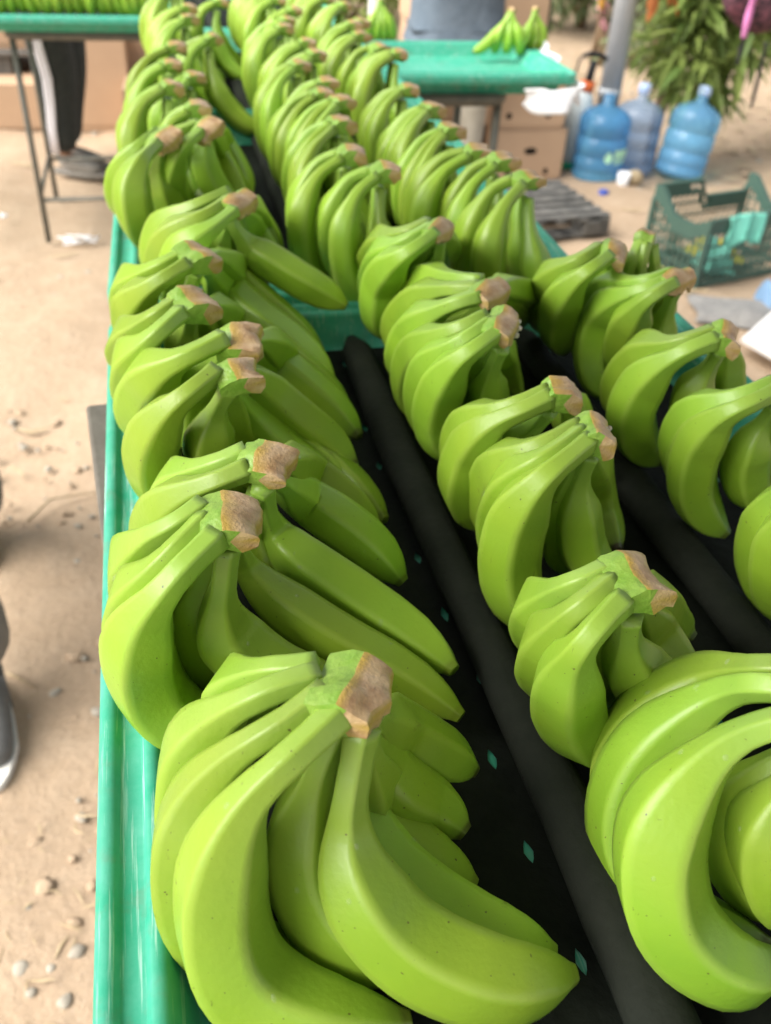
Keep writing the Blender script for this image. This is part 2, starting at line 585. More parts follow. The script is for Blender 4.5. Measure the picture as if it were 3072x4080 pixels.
M['leaf_dry'] = leaf_material('dry_leaf', (0.20, 0.17, 0.09), (0.32, 0.28, 0.15), 0.2)
M['redleaf'] = leaf_material('young_red_leaf', (0.42, 0.12, 0.04), (0.5, 0.2, 0.06), 0.3)
M['flower'] = leaf_material('pink_flower', (0.55, 0.22, 0.28), (0.6, 0.3, 0.35), 0.3)

# ------------------------------------------------------------------ ground
def build_ground():
    rng = np.random.default_rng(3)
    far = [6, 8, 11, 16, 25, 40, 70, 120]
    xs = np.concatenate([-np.array(far[::-1]) - 0.0, np.arange(-2.5, 6, 0.06), np.array([6, 7, 9, 12, 18, 28, 45, 75, 120])])
    ys = np.concatenate([-np.array(far[::-1]) - 0.0, np.arange(-1.5, 10.5, 0.06), np.array([10.5, 11.5, 13, 16, 22, 32, 50, 80, 130])])
    xs = np.unique(xs)
    ys = np.unique(ys)
    X, Y = np.meshgrid(xs, ys)
    Z = np.zeros_like(X)
    for k in range(26):
        fx, fy = rng.normal(0, 6, 2)
        amp = 0.010 / (1 + 0.25 * math.hypot(fx, fy))
        Z += amp * np.sin(fx * X + fy * Y + rng.uniform(0, 6.28))
    Z += rng.normal(0, 0.0012, Z.shape)
    inside = (X > -2.4) & (X < 5.9) & (Y > -1.4) & (Y < 10.4)
    Z = np.where(inside, Z, 0) - 0.012
    # low earth bank behind the crate and under the tree
    Z += 0.10 * np.clip((X - 3.3) / 1.5, 0, 1) * np.clip((Y - 3.4) / 1.5, 0, 1)
    v = np.stack([X, Y, Z], -1).reshape(-1, 3)
    w = len(xs)
    i = np.arange((len(ys) - 1) * w).reshape(len(ys) - 1, w)[:, :-1].ravel()
    f = np.stack([i, i + 1, i + w + 1, i + w], -1)
    me = mesh_np('ground', v, f.tolist(), M['dirt'])
    tag(link('ground', me), kind='structure')
build_ground()

def scatter_stones():
    rng = random.Random(5)
    ico = bmesh.new()
    bmesh.ops.create_icosphere(ico, subdivisions=2, radius=1)
    bv = np.array([v.co[:] for v in ico.verts])
    bf = [[v.index for v in f.verts] for f in ico.faces]
    ico.free()
    V, F, n = [], [], 0
    for k in range(430):
        if k < 250:
            x, y = rng.uniform(-0.95, 0.1), rng.uniform(0.2, 2.6)
            r = 0.003 + 0.010 * rng.random() ** 3
        else:
            x, y = rng.uniform(-1.5, 4.5), rng.uniform(1.0, 7.0)
            r = 0.006 + 0.018 * rng.random() ** 3
        q = np.array(Matrix.Rotation(rng.uniform(0, 6.28), 3, 'Z'))
        d = bv * np.array([r * rng.uniform(.9, 1.5), r, r * rng.uniform(.5, .8)])
        d = d * (1 + 0.12 * np.sin(bv[:, [1, 2, 0]] * rng.uniform(2, 4) + rng.uniform(0, 6)))
        V.append(d @ q.T + np.array([x, y, -0.004]))
        F += [[a + n for a in f] for f in bf]
        n += len(bv)
    me = mesh_np('gravel', np.concatenate(V), F, M['stone'])
    tag(link('gravel', me), 'small scattered pebbles and grit lying on the dry dirt', 'gravel', kind='stuff')
    V, F, n = [], [], 0
    for k in range(420):
        if k < 260:
            x, y = rng.uniform(-1.1, 0.1), rng.uniform(0.2, 3.2)
            r = 0.004 + 0.014 * rng.random() ** 2.5
        else:
            x, y = rng.uniform(-1.5, 5.0), rng.uniform(1.0, 8.0)
            r = 0.008 + 0.03 * rng.random() ** 3
        q = np.array(Matrix.Rotation(rng.uniform(0, 6.28), 3, 'Z'))
        d = bv * np.array([r * rng.uniform(.9, 1.8), r, r * rng.uniform(.35, .6)])
        d = d * (1 + 0.25 * np.sin(bv[:, [1, 2, 0]] * rng.uniform(3, 7) + rng.uniform(0, 6)))
        V.append(d @ q.T + np.array([x, y, -0.006]))
        F += [[a + n for a in f] for f in bf]
        n += len(bv)
    me = mesh_np('dirt_clods', np.concatenate(V), F, M['dirt'])
    tag(link('dirt_clods', me), 'crumbled clods of dry earth scattered over the ground', 'dirt clods', kind='stuff')
    V, F, n = [], [], 0
    for k in range(900):
        if k < 420:
            x, y = rng.uniform(-0.95, 0.1), rng.uniform(0.1, 1.4)
            if rng.random() < .5:
                y = rng.uniform(0.25, 0.95)
            ln = rng.uniform(.008, .045)
        else:
            x, y = rng.uniform(-1.5, 5.5), rng.uniform(1.2, 9.5)
            ln = rng.uniform(.02, .13)
        a = rng.uniform(0, 6.28)
        wd = ln * rng.uniform(.05, .22)
        c, s = math.cos(a), math.sin(a)
        z0, z1 = rng.uniform(-.004, .004), rng.uniform(-.004, .012)
        bend = rng.uniform(-.25, .25) * ln
        for t, w_ in ((-.5, .4), (0, 1), (.5, .3)):
            px, py = x + c * ln * t - s * bend * (1 - 4 * t * t), y + s * ln * t + c * bend * (1 - 4 * t * t)
            zz = z0 + (z1 - z0) * (t + .5)
            V += [(px - s * wd * w_ / 2, py + c * wd * w_ / 2, zz), (px, py, zz + wd * .3), (px + s * wd * w_ / 2, py - c * wd * w_ / 2, zz)]
        for r_ in (0, 3):
            F += [[n + r_, n + r_ + 1, n + r_ + 4, n + r_ + 3], [n + r_ + 1, n + r_ + 2, n + r_ + 5, n + r_ + 4]]
        n += 9
    me = mesh_np('dry_litter', np.array(V), F, M['straw'])
    tag(link('dry_litter', me), 'dry straw bits and dead leaf scraps strewn over the dirt', 'litter', kind='stuff')
scatter_stones()

def pebble(px, r, seed, label):
    rng = random.Random(seed)
    bm = bmesh.new()
    bmesh.ops.create_icosphere(bm, subdivisions=3, radius=1)
    for v in bm.verts:
        c = v.co.copy()
        v.co = Vector((c.x * r * 1.25, c.y * r, c.z * r * .65)) * (1 + .10 * math.sin(3 * c.x + seed) + .08 * math.sin(4 * c.y + 2 * seed))
    me = bpy.data.meshes.new('pebble')
    bm.to_mesh(me)
    bm.free()
    smooth(me)
    me.materials.append(M['stone'])
    o = link('pebble', me, loc=(px[0], px[1], r * .12 - .008))
    o.rotation_euler = (0, 0, rng.uniform(0, 3))
    tag(o, label, 'pebble', 'larger pebbles beside the front tray')
pebble((-0.2589, 0.827, 0), .0125, 1, 'pale grey oval pebble close to the green tray rim, near the bottom')
pebble((-0.3467, 0.8158, 0), .0135, 2, 'largest whitish pebble among straw at the bottom left corner')
pebble((-0.2736, 0.7503, 0), .0105, 3, 'lowest grey pebble, beside the rim at the bottom')
pebble((-0.3239, 1.408, 0), .0105, 4, 'round beige pebble beside the rim, level with the dark shoe')
pebble((-0.3734, 1.346, 0), .009, 5, 'small pale pebble just beyond the tip of the dark shoe')
pebble((-0.2598, 1.085, 0), .0095, 6, 'lone white pebble between the shoe sole and the tray rim')
pebble((-0.3416, 0.9189, 0), .008, 7, 'yellowish angular pebble below the white shoe sole')
pebble((-0.2991, 0.8075, 0), .008, 8, 'upright buff pebble between two larger pebbles in the straw')

def twig(name, pts, r, label):
    rs = [r * (1 - .6 * i / (len(pts) - 1)) for i in range(len(pts))]
    o = MB().tube(pts, rs, 6).build(name, M['straw'])
    tag(o, label, 'twig')
def gz(p, z=.004):
    return (p[0], p[1], z)
twig('dry_twig', [gz((-0.4357, 1.482, 0)), gz((-0.3998, 1.448, 0), .012), gz((-0.36, 1.417, 0))], .0035, 'straight pale dry twig on the dirt beside the grey shoe')
twig('dry_stalk', [gz((-0.4228, 2.009, 0)), gz((-0.3698, 2.092, 0), .01), gz((-0.2988, 2.112, 0)), gz((-0.2195, 2.11, 0))], .004, 'long thin dry stalk curving on the dirt toward the grey board')

def scrap(name, c, n, r, label):
    rng = random.Random(n)
    m = MB()
    for k in range(n):
        a = rng.uniform(0, 6.28)
        pts = [(c[0] + r * rng.uniform(-1, 1), c[1] + r * .6 * rng.uniform(-1, 1), .004 + .012 * rng.random()) for q in range(4)]
        m.tube(pts, .004, 5)
    tag(m.build(name, M['white']), label, 'scrap')
scrap('plastic_scrap', (-0.3624, 3.99, 0), 5, .09, 'tangle of thin white plastic strips on the dirt before the left table')
scrap('paper_scrap', (-0.7094, 4.318, 0), 3, .03, 'tiny white paper scrap on the dirt at the left picture edge')

# unseen guessed roof, added and shaped to shade the trays from above
rf = empty('added_shade_roof', (1.08, -.05, 0))
tag(rf, 'unseen guessed corrugated roof on posts, added to shade the banana trays', 'roof')
tarp = mat('shade_roof_tarp', (.10, .095, .085), .7, .3, noise=(4, (.16, .14, .11), .7))
tN, tL = tarp.node_tree.nodes, tarp.node_tree.links
ttr = tN.new('ShaderNodeBsdfTranslucent')
ttr.inputs[0].default_value = (.78, .77, .72, 1)
tmx = tN.new('ShaderNodeMixShader')
tmx.inputs[0].default_value = .10
tL.new(tN['Principled BSDF'].outputs[0], tmx.inputs[1])
tL.new(ttr.outputs[0], tmx.inputs[2])
tL.new(tmx.outputs[0], tN['Material Output'].inputs['Surface'])
rv, rfc = [], []
nx_ = 140
for i in range(nx_ + 1):
    x = -2.2 + 4.4 * i / nx_
    zz = 2.42 + .018 * math.sin(i * 1.2566) + .04 * (x + 2.2)
    rv += [(x, -2.3, zz), (x, 1.45, zz)]
rfc = [(2 * i, 2 * i + 1, 2 * i + 3, 2 * i + 2) for i in range(nx_)]
link('shade_roof_sheet', mesh_np('shade_roof_sheet', np.array(rv), rfc, tarp), rf)
for x in (-2.12, 2.12):  # unseen posts, added only to carry the shade roof
    for y in (-2.2,) if x < 0 else (-2.2, 1.38):
        MB().tube([(x, y, -.02), (x, y, 2.40 + .04 * (x + 2.2))], .045, 12).build('shade_roof_post', M['steel'], rf)

# ------------------------------------------------------------------ trays
TRAY_TOP = 1.035
FLOOR = 0.9955

def rrect(x0, x1, y0, y1, r, n=6):
    pts = []
    for cx, cy, a0 in ((x1 - r, y1 - r, 0), (x0 + r, y1 - r, 90), (x0 + r, y0 + r, 180), (x1 - r, y0 + r, 270)):
        for k in range(n + 1):
            a = R(a0 + 90 * k / n)
            pts.append((cx + r * math.cos(a), cy + r * math.sin(a), math.cos(a), math.sin(a)))
    return pts

RIM = [(-.052, -.060), (-.046, -.058), (-.040, -.030), (-.006, -.028), (-.001, -.024), (0, -.020), (0, -.004), (-.002, -.0012), (-.005, 0), (-.008, 0),
       (-.0105, -.0015), (-.012, -.004), (-.0135, -.0055), (-.025, -.006), (-.0265, -.0045), (-.0275, -.001), (-.0295, 0.0005), (-.033, 0.0005), (-.036, -.001),
       (-.038, -.004), (-.048, -.028), (-.052, -.0350), (-.060, -.0385)]

def make_tray(x0, x1, y0, y1, top, label, group='green plastic trays', depth=1.0):
    V, F = [], []
    base_pts = rrect(x0, x1, y0, y1, .038)
    cnt = []
    for i, p in enumerate(base_pts):
        q = base_pts[(i + 1) % len(base_pts)]
        d = math.hypot(q[0] - p[0], q[1] - p[1])
        cnt.append(int(d / .12) if d > .18 else 1)
    n = sum(cnt)
    for o, z in RIM:
        pts = rrect(x0 - o, x1 + o, y0 - o, y1 + o, max(.038 + o, .004))
        for i, p in enumerate(pts):
            q = pts[(i + 1) % len(pts)]
            for j in range(cnt[i]):
                s_ = j / cnt[i]
                V.append((p[0] + (q[0] - p[0]) * s_, p[1] + (q[1] - p[1]) * s_, z * depth))
    k = len(RIM)
    for i in range(k - 1):
        for j in range(n):
            a, b = i * n + j, i * n + (j + 1) % n
            F.append((a, b, b + n, a + n))
    F.append(tuple(range((k - 1) * n, k * n)))          # tray floor, upper side
    F.append(tuple(reversed(range(n))))                  # underside
    cx, cy = (x0 + x1) / 2, (y0 + y1) / 2
    V = [(a - cx, b - cy, c) for a, b, c in V]
    me = mesh_np('plastic_tray', V, F, M['tray'], sm=True)
    for p in me.polygons:
        if len(p.vertices) > 4:
            p.use_smooth = False
    o = link('plastic_tray', me, loc=(cx, cy, top))
    tag(o, label, 'tray', group)
    return o

TR = [(-.072, .612, .050, 1.012), (-.066, .552, 1.034, 1.858), (.020, .566, 1.880, 2.715), (.055, .570, 2.737, 3.57)]
TL = ['nearest long green plastic tray holding the sharpest banana hands',
      'second green tray from the front with two black foam rolls showing their ends',
      'third green tray from the front, its cross rim showing between bananas',
      'fourth and farthest green tray of the long banana line']
for t, l in zip(TR, TL):
    tr_o = make_tray(*t, TRAY_TOP, l)
    if 1 < t[2] + .1 < 1.2:
        tr_o.rotation_euler.z = R(-1.3)

def foam_mat(x0, x1, y0, y1, z, label):
    nx, ny = max(4, round((x1 - x0) / .0812)), max(4, int((y1 - y0) / .068))
    dx, dy = (x1 - x0) / nx, (y1 - y0) / ny
    V, F = [], []
    rng = random.Random(int(y0 * 100))
    gi = {}
    zz = lambda x, y: z + .0012 * math.sin(9 * x + 3) * math.sin(7 * y)
    for i in range(nx + 1):
        for j in range(ny + 1):
            gi[i, j] = len(V)
            x, y = x0 + i * dx, y0 + j * dy
            V.append((x, y, zz(x, y)))
    for i in range(nx):
        for j in range(ny):
            cx, cy = x0 + (i + .5) * dx, y0 + (j + .5) * dy
            a, b, c, d = gi[i, j], gi[i + 1, j], gi[i + 1, j + 1], gi[i, j + 1]
            w, h = .0031, .0080 * rng.uniform(.85, 1.1)
            sh = rng.uniform(-.01, .01)
            cx += sh
            s = len(V)
            for px, py in ((-.55, -.62), (0, -1), (.55, -.62), (1, -.05), (.6, .5), (0, 1), (-.6, .5), (-1, -.05)):
                V.append((cx + px * w, cy + py * h, zz(cx, cy)))
            # s..s+7: 0 lower left,1 bottom,2 lower right,3 right,4 upper right,5 top,6 upper left,7 left
            F += [(a, b, s + 2, s + 1, s), (b, c, s + 4, s + 3, s + 2), (c, d, s + 6, s + 5, s + 4), (d, a, s, s + 7, s + 6)]
    cxm, cym = (x0 + x1) / 2, (y0 + y1) / 2
    V = [(p[0] - cxm, p[1] - cym, p[2] - z) for p in V]
    o = link('foam_mat', mesh_np('foam_mat', V, F, M['foam'], sm=False), loc=(cxm, cym, z))
    tag(o, label, 'mat', 'black mats in the trays')

ML = ['black perforated mat with leaf shaped holes lining the nearest tray', 'black perforated mat lining the second tray',
      'black perforated mat lining the third tray', 'black perforated mat lining the farthest tray of the line']
for (x0, x1, y0, y1), l in zip(TR, ML):
    foam_mat(x0 + .058, x1 - .058, y0 + .058, y1 - .058, FLOOR + .0035, l)

def foam_roll(x, y0, y1, label, seed, r=.016, x1=None):
    rng = random.Random(seed)
    n = 26
    bm = bmesh.new()
    rings = []
    k = 14
    for i in range(n + 1):
        t = i / n
        y = y0 + (y1 - y0) * t
        e = min(1, min(t, 1 - t) * n / 1.2 + .35)
        cx = x + ((x1 if x1 is not None else x) - x) * t + .003 * math.sin(5 * t + seed) + rng.uniform(-.0008, .0008)
        rr = r * e * (1 + .06 * math.sin(9 * t + seed))
        ring = []
        for j in range(k):
            a = 2 * math.pi * j / k
            zz = FLOOR + .004 + r * .92 + math.sin(a) * rr * .9
            ring.append(bm.verts.new((cx + math.cos(a) * rr * 1.15 + rng.uniform(-.0004, .0004), y, zz)))
        rings.append(ring)
    for a, b in zip(rings, rings[1:]):
        for j in range(k):
            bm.faces.new((a[j], a[(j + 1) % k], b[(j + 1) % k], b[j])).smooth = True
    bm.faces.new(rings[0][::-1])
    bm.faces.new(rings[-1])
    me = bpy.data.meshes.new('foam_roll')
    bm.to_mesh(me)
    bm.free()
    me.materials.append(M['roll'])
    tag(link('foam_roll', me), label, 'foam roll', 'black foam rolls between the banana rows')

RL = [('black foam roll between left and middle rows in the nearest tray', 'black foam roll between middle and right rows in the nearest tray'),
      ('black foam roll ending at the second tray rim, between left and middle rows', 'black foam roll in the second tray beside the right row'),
      ('black foam roll of the third tray, between left and middle rows', 'black foam roll of the third tray, beside the right row'),
      ('black foam roll of the farthest tray, left one', 'black foam roll of the farthest tray, right one')]
for i, (x0, x1, y0, y1) in enumerate(TR):
    foam_roll(.207 if i == 0 else .197, y0 + .045, y1 - .062, RL[i][0], i * 2 + 1, x1=.203 if i == 0 else .190)
    foam_roll(.415 if i == 0 else .385, y0 + .045, y1 - .062, RL[i][1], i * 2 + 2, x1=.405 if i == 0 else .365)

# tables under the trays
def steel_table(x0, x1, y0, y1, ztop, label, foot=None, board=False, rail_z=.17, rz=0.0, name='steel_table'):
    cx, cy = (x0 + x1) / 2, (y0 + y1) / 2
    t = empty(name, (cx, cy, 0), rz)
    hx, hy = (x1 - x0) / 2, (y1 - y0) / 2
    tag(t, label, 'table')
    for sx in (-1, 1):
        for sy in (-1, 1):
            MB().tube([(sx * hx, sy * hy, -.01), (sx * hx, sy * hy, ztop - .012)], .012, 8).build('leg', M['steel'], t)
    rr = rrect(-hx - .012, hx + .012, -hy - .012, hy + .012, .04, 5)
    m = MB()
    pts = [(p[0], p[1], ztop) for p in rr]
    m.tube(pts + pts[:2], .018, 8, cap=False)
    m.build('top_frame', M['steel'], t)
    for sy in (-1, 1):
        MB().tube([(-hx, sy * hy, rail_z), (hx, sy * hy, rail_z)], .009, 8).build('rail', M['steel'], t)
    for sx in (-1, 1):
        MB().tube([(sx * hx, -hy, rail_z + .02), (sx * hx, hy, rail_z + .02)], .009, 8).build('rail', M['steel'], t)
    for k in (-.5, 0, .5):
        MB().box((k * 2 * hx * .62, 0, ztop), (.03, 2 * hy, .012)).build('cross_bar', M['steel'], t)
    if board:
        MB().box((0, 0, ztop + .0145 - .0), (2 * hx + .1, 2 * hy + .1, .012), bev=.003).build('board', M['board'], t)
    return t

tb = empty('plank_table', (.272, .56, 0), R(4.9))
tag(tb, 'grey board topped table whose corner sticks out left of the nearest tray', 'table')
MB().box((0, .02, .940), (.69, .80, .024), bev=.004).build('board', M['board'], tb)
for sx in (-1, 1):
    for sy in (-1, 1):
        MB().box((sx * .25, sy * .30, .463), (.04, .04, .94)).build('leg', M['steel'], tb)
steel_table(.06, .50, 1.10, 1.80, .958, 'steel frame table standing under the second tray')
steel_table(.12, .50, 1.95, 2.65, .958, 'steel frame table standing under the third tray')
steel_table(.14, .50, 2.80, 3.50, .958, 'steel frame table standing under the fourth tray')

# ------------------------------------------------------------------ bananas
def spline(P, n):
    P = np.asarray(P, float)
    d = np.concatenate([[0], np.cumsum(np.maximum(np.linalg.norm(np.diff(P, axis=0), axis=1), 1e-5) ** 0.6)])
    t = np.linspace(0, d[-1], n)
    m = np.zeros_like(P)
    m[1:-1] = (P[2:] - P[:-2]) / (d[2:] - d[:-2])[:, None]
    m[0] = (P[1] - P[0]) / (d[1] - d[0])
    m[-1] = (P[-1] - P[-2]) / (d[-1] - d[-2])
    k = np.clip(np.searchsorted(d, t, 'right') - 1, 0, len(P) - 2)
    h = (d[k + 1] - d[k])
    u = ((t - d[k]) / h)[:, None]
    h = h[:, None]
    return ((2 * u**3 - 3 * u**2 + 1) * P[k] + (u**3 - 2 * u**2 + u) * h * m[k] + (-2 * u**3 + 3 * u**2) * P[k + 1] + (u**3 - u**2) * h * m[k + 1])

PU = np.array([0, .08, .17, .235, .295, .36, .43, .60, .74, .84, .91, .955, .978, .992, 1.0])
PR = np.array([.38, .34, .365, .45, .62, .82, .95, 1.0, .98, .885, .70, .49, .35, .29, .25])

def banana_mesh(P, Rb, seed, rings=40, seg=20, zmin=None):
    rng = np.random.default_rng(seed)
    P = np.asarray(P, float)
    L0 = np.linalg.norm(np.diff(P, axis=0), axis=1).sum()
    if L0 < .112:                                    # carry the hidden end on towards the mat
        d = P[-1] - P[-2]
        d /= np.linalg.norm(d)
        ext = []
        p = P[-1].copy()
        for k in range(3):
            d = d + np.array([.10, -.04, .16 if d[2] < 0 else 0])
            d /= np.linalg.norm(d)
            p = p + d * (.125 - L0) / 3
            ext.append(p.copy())
        P = np.vstack([P, ext])
    if zmin is not None:
        P[1:, 2] = np.maximum(P[1:, 2], zmin + Rb * .62)
    C = spline(P, 90)
    for _ in range(12):
        C[1:-1] = (C[:-2] + 2 * C[1:-1] + C[2:]) / 4
    s = np.concatenate([[0], np.cumsum(np.linalg.norm(np.diff(C, axis=0), axis=1))])
    s /= s[-1]
    u = np.unique(np.concatenate([np.linspace(0, .9, rings - 9), np.array([.925, .945, .96, .97, .98, .988, .994, .998, 1.0])]))
    C = np.stack([np.interp(u, s, C[:, k]) for k in range(3)], -1)
    T = np.gradient(C, axis=0)
    T /= np.linalg.norm(T, axis=1)[:, None]
    mid = C[len(C) // 2] - (C[len(C) // 5] + C[-4]) / 2
    nrm = mid - T[0] * mid.dot(T[0])
    if np.linalg.norm(nrm) < 1e-5:
        nrm = np.cross(T[0], (0, 0, 1))
    nrm /= np.linalg.norm(nrm)
    Ns = []
    for t in T:
        nrm = nrm - t * nrm.dot(t)
        nrm = nrm / np.linalg.norm(nrm)
        Ns.append(nrm)
    Ns = np.array(Ns)
    B = np.cross(T, Ns)
    rad = np.interp(u, PU, PR) * Rb * (1 + .02 * np.sin(u * 9 + rng.uniform(0, 6)))
    th = np.linspace(0, 2 * np.pi, seg, endpoint=False)
    ph = rng.uniform(-.25, .25)
    a = (th + np.pi / 5) % (2 * np.pi / 5) - np.pi / 5
    th = th + ph
    pent = math.cos(math.pi / 5) / np.cos(np.abs(a) - 0.0 - np.pi / 5 * 1.0)   # 1 at a ridge
    pent = pent / pent.mean()
    ridge = np.clip(1 - np.abs(a) / (2 * np.pi / seg * .8), 0, 1)
    kk = np.interp(u, [0, .1, .25, .45, .8, .95, 1], [.9, .9, .88, .88, .88, .95, .6])
    prof = 1 + (pent[None, :] - 1) * kk[:, None]
    wob = 1 + .012 * np.sin(3 * th[None, :] + 7 * u[:, None] + rng.uniform(0, 6))
    rr = rad[:, None] * prof * wob
    V = C[:, None, :] + rr[..., None] * (np.cos(th)[None, :, None] * Ns[:, None, :] + np.sin(th)[None, :, None] * B[:, None, :])
    nr = len(u)
    V = V.reshape(-1, 3)
    i = (np.arange(nr - 1) * seg)[:, None] + np.arange(seg)[None, :]
    j = (np.arange(nr - 1) * seg)[:, None] + (np.arange(seg)[None, :] + 1) % seg
    F = np.stack([i, j, j + seg, i + seg], -1).reshape(-1, 4).tolist()
    F.append(list(range(seg))[::-1])
    F.append(list(range((nr - 1) * seg, nr * seg)))
    along = np.repeat(u, seg)
    rg = np.tile(ridge, nr) * np.repeat(np.interp(u, [0, .2, .4, .9, 1], [.2, .5, 1, 1, .3]), seg)
    return V, F, {'along': along, 'ridge': rg}

def crown_mesh(ps, pe, b, w, seed, gfr=None, fine=True):
    """stub that joins the fingers: skin towards the fingers, ragged cut faces at the free end"""
    rng = np.random.default_rng(seed)
    ps, pe = np.asarray(ps, float), np.asarray(pe, float)
    a = pe - ps
    La = np.linalg.norm(a)
    a /= La
    b = b - a * b.dot(a)
    b /= np.linalg.norm(b)
    c = np.cross(a, b)
    if c[2] < 0:
        c = -c
    gf = float(np.clip(rng.normal(.26, .10), .10, .48)) if gfr is None else gfr
    prof = [(-.10, -.0058), (-.12, 0.0), (-.08, .0052), (gf * .25, .0075), (gf * .6, .0090), (gf, .0102), (gf + .06, .0102), (max(.68, gf + .14), .0078), (.84, .0045), (1.0, .0010), (1.04, -.0030),
            (1.0, -.0085), (.84, -.0105), (.66, -.0112), (.45, -.0112), (.2, -.009)]
    isgreen = [1, 1, 1, 1, 1, 0, 0, 0, 0, 0, 0, 0, 0, 1, 1, 1]
    nb = 11 if fine else 7
    k = len(prof)
    V, F, mi, edge = [], [], [], []
    for j in range(nb):
        t = -1 + 2 * j / (nb - 1)
        e = 1 - .16 * abs(t) ** 4
        shift = .022 * math.sin(4.1 * t + seed * 1.7) + rng.normal(0, .008)
        rag = 1 + .06 * math.sin(3.0 * t + seed * .9) + rng.normal(0, .022)
        for q, (pa, pc) in enumerate(prof):
            x = pa * La * (.90 + .08 * e) * (rag if 7 < q < 13 else 1) + (shift * La if 4 < q < 13 else 0)
            z = pc * .92 * e * (1 + .22 * math.sin(3.3 * t + seed)) + rng.normal(0, .0003)
            y = t * w * (1 - .10 * max(0, (.1 - pa)) * 3) + rng.normal(0, .0003)
            if q in (11, 12, 13):
                z -= abs(rng.normal(0, .0022)) + (.0065 if (j in (1, 2) and q == 12) else 0)
            V.append(ps + a * x + b * y + c * z)
            edge.append(.9 if q in (5, 6, 10, 13) else (.55 if q in (12,) else 0.0))
    for j in range(nb - 1):
        sh = int(rng.integers(0, 2))
        for q in range(k):
            q2 = (q + 1) % k
            F.append([j * k + q, j * k + q2, (j + 1) * k + q2, (j + 1) * k + q])
            g = isgreen[q]
            if q == 12 and sh:
                g = 1
            mi.append(0 if g else 1)
    for j, sgn in ((0, -1), (nb - 1, 1)):
        ctr = len(V)
        V.append(np.mean([V[j * k + q] for q in range(k)], axis=0) + b * sgn * .0016)
        edge.append(.35)
        for q in range(k):
            q2 = (q + 1) % k
            F.append([j * k + q2, j * k + q, ctr] if sgn > 0 else [j * k + q, j * k + q2, ctr])
            mi.append(1 if (sgn < 0 and 3 < q < 14) or (sgn > 0 and 6 < q < 13) else 0)
    return np.array(V), F, mi, {'edge': edge}

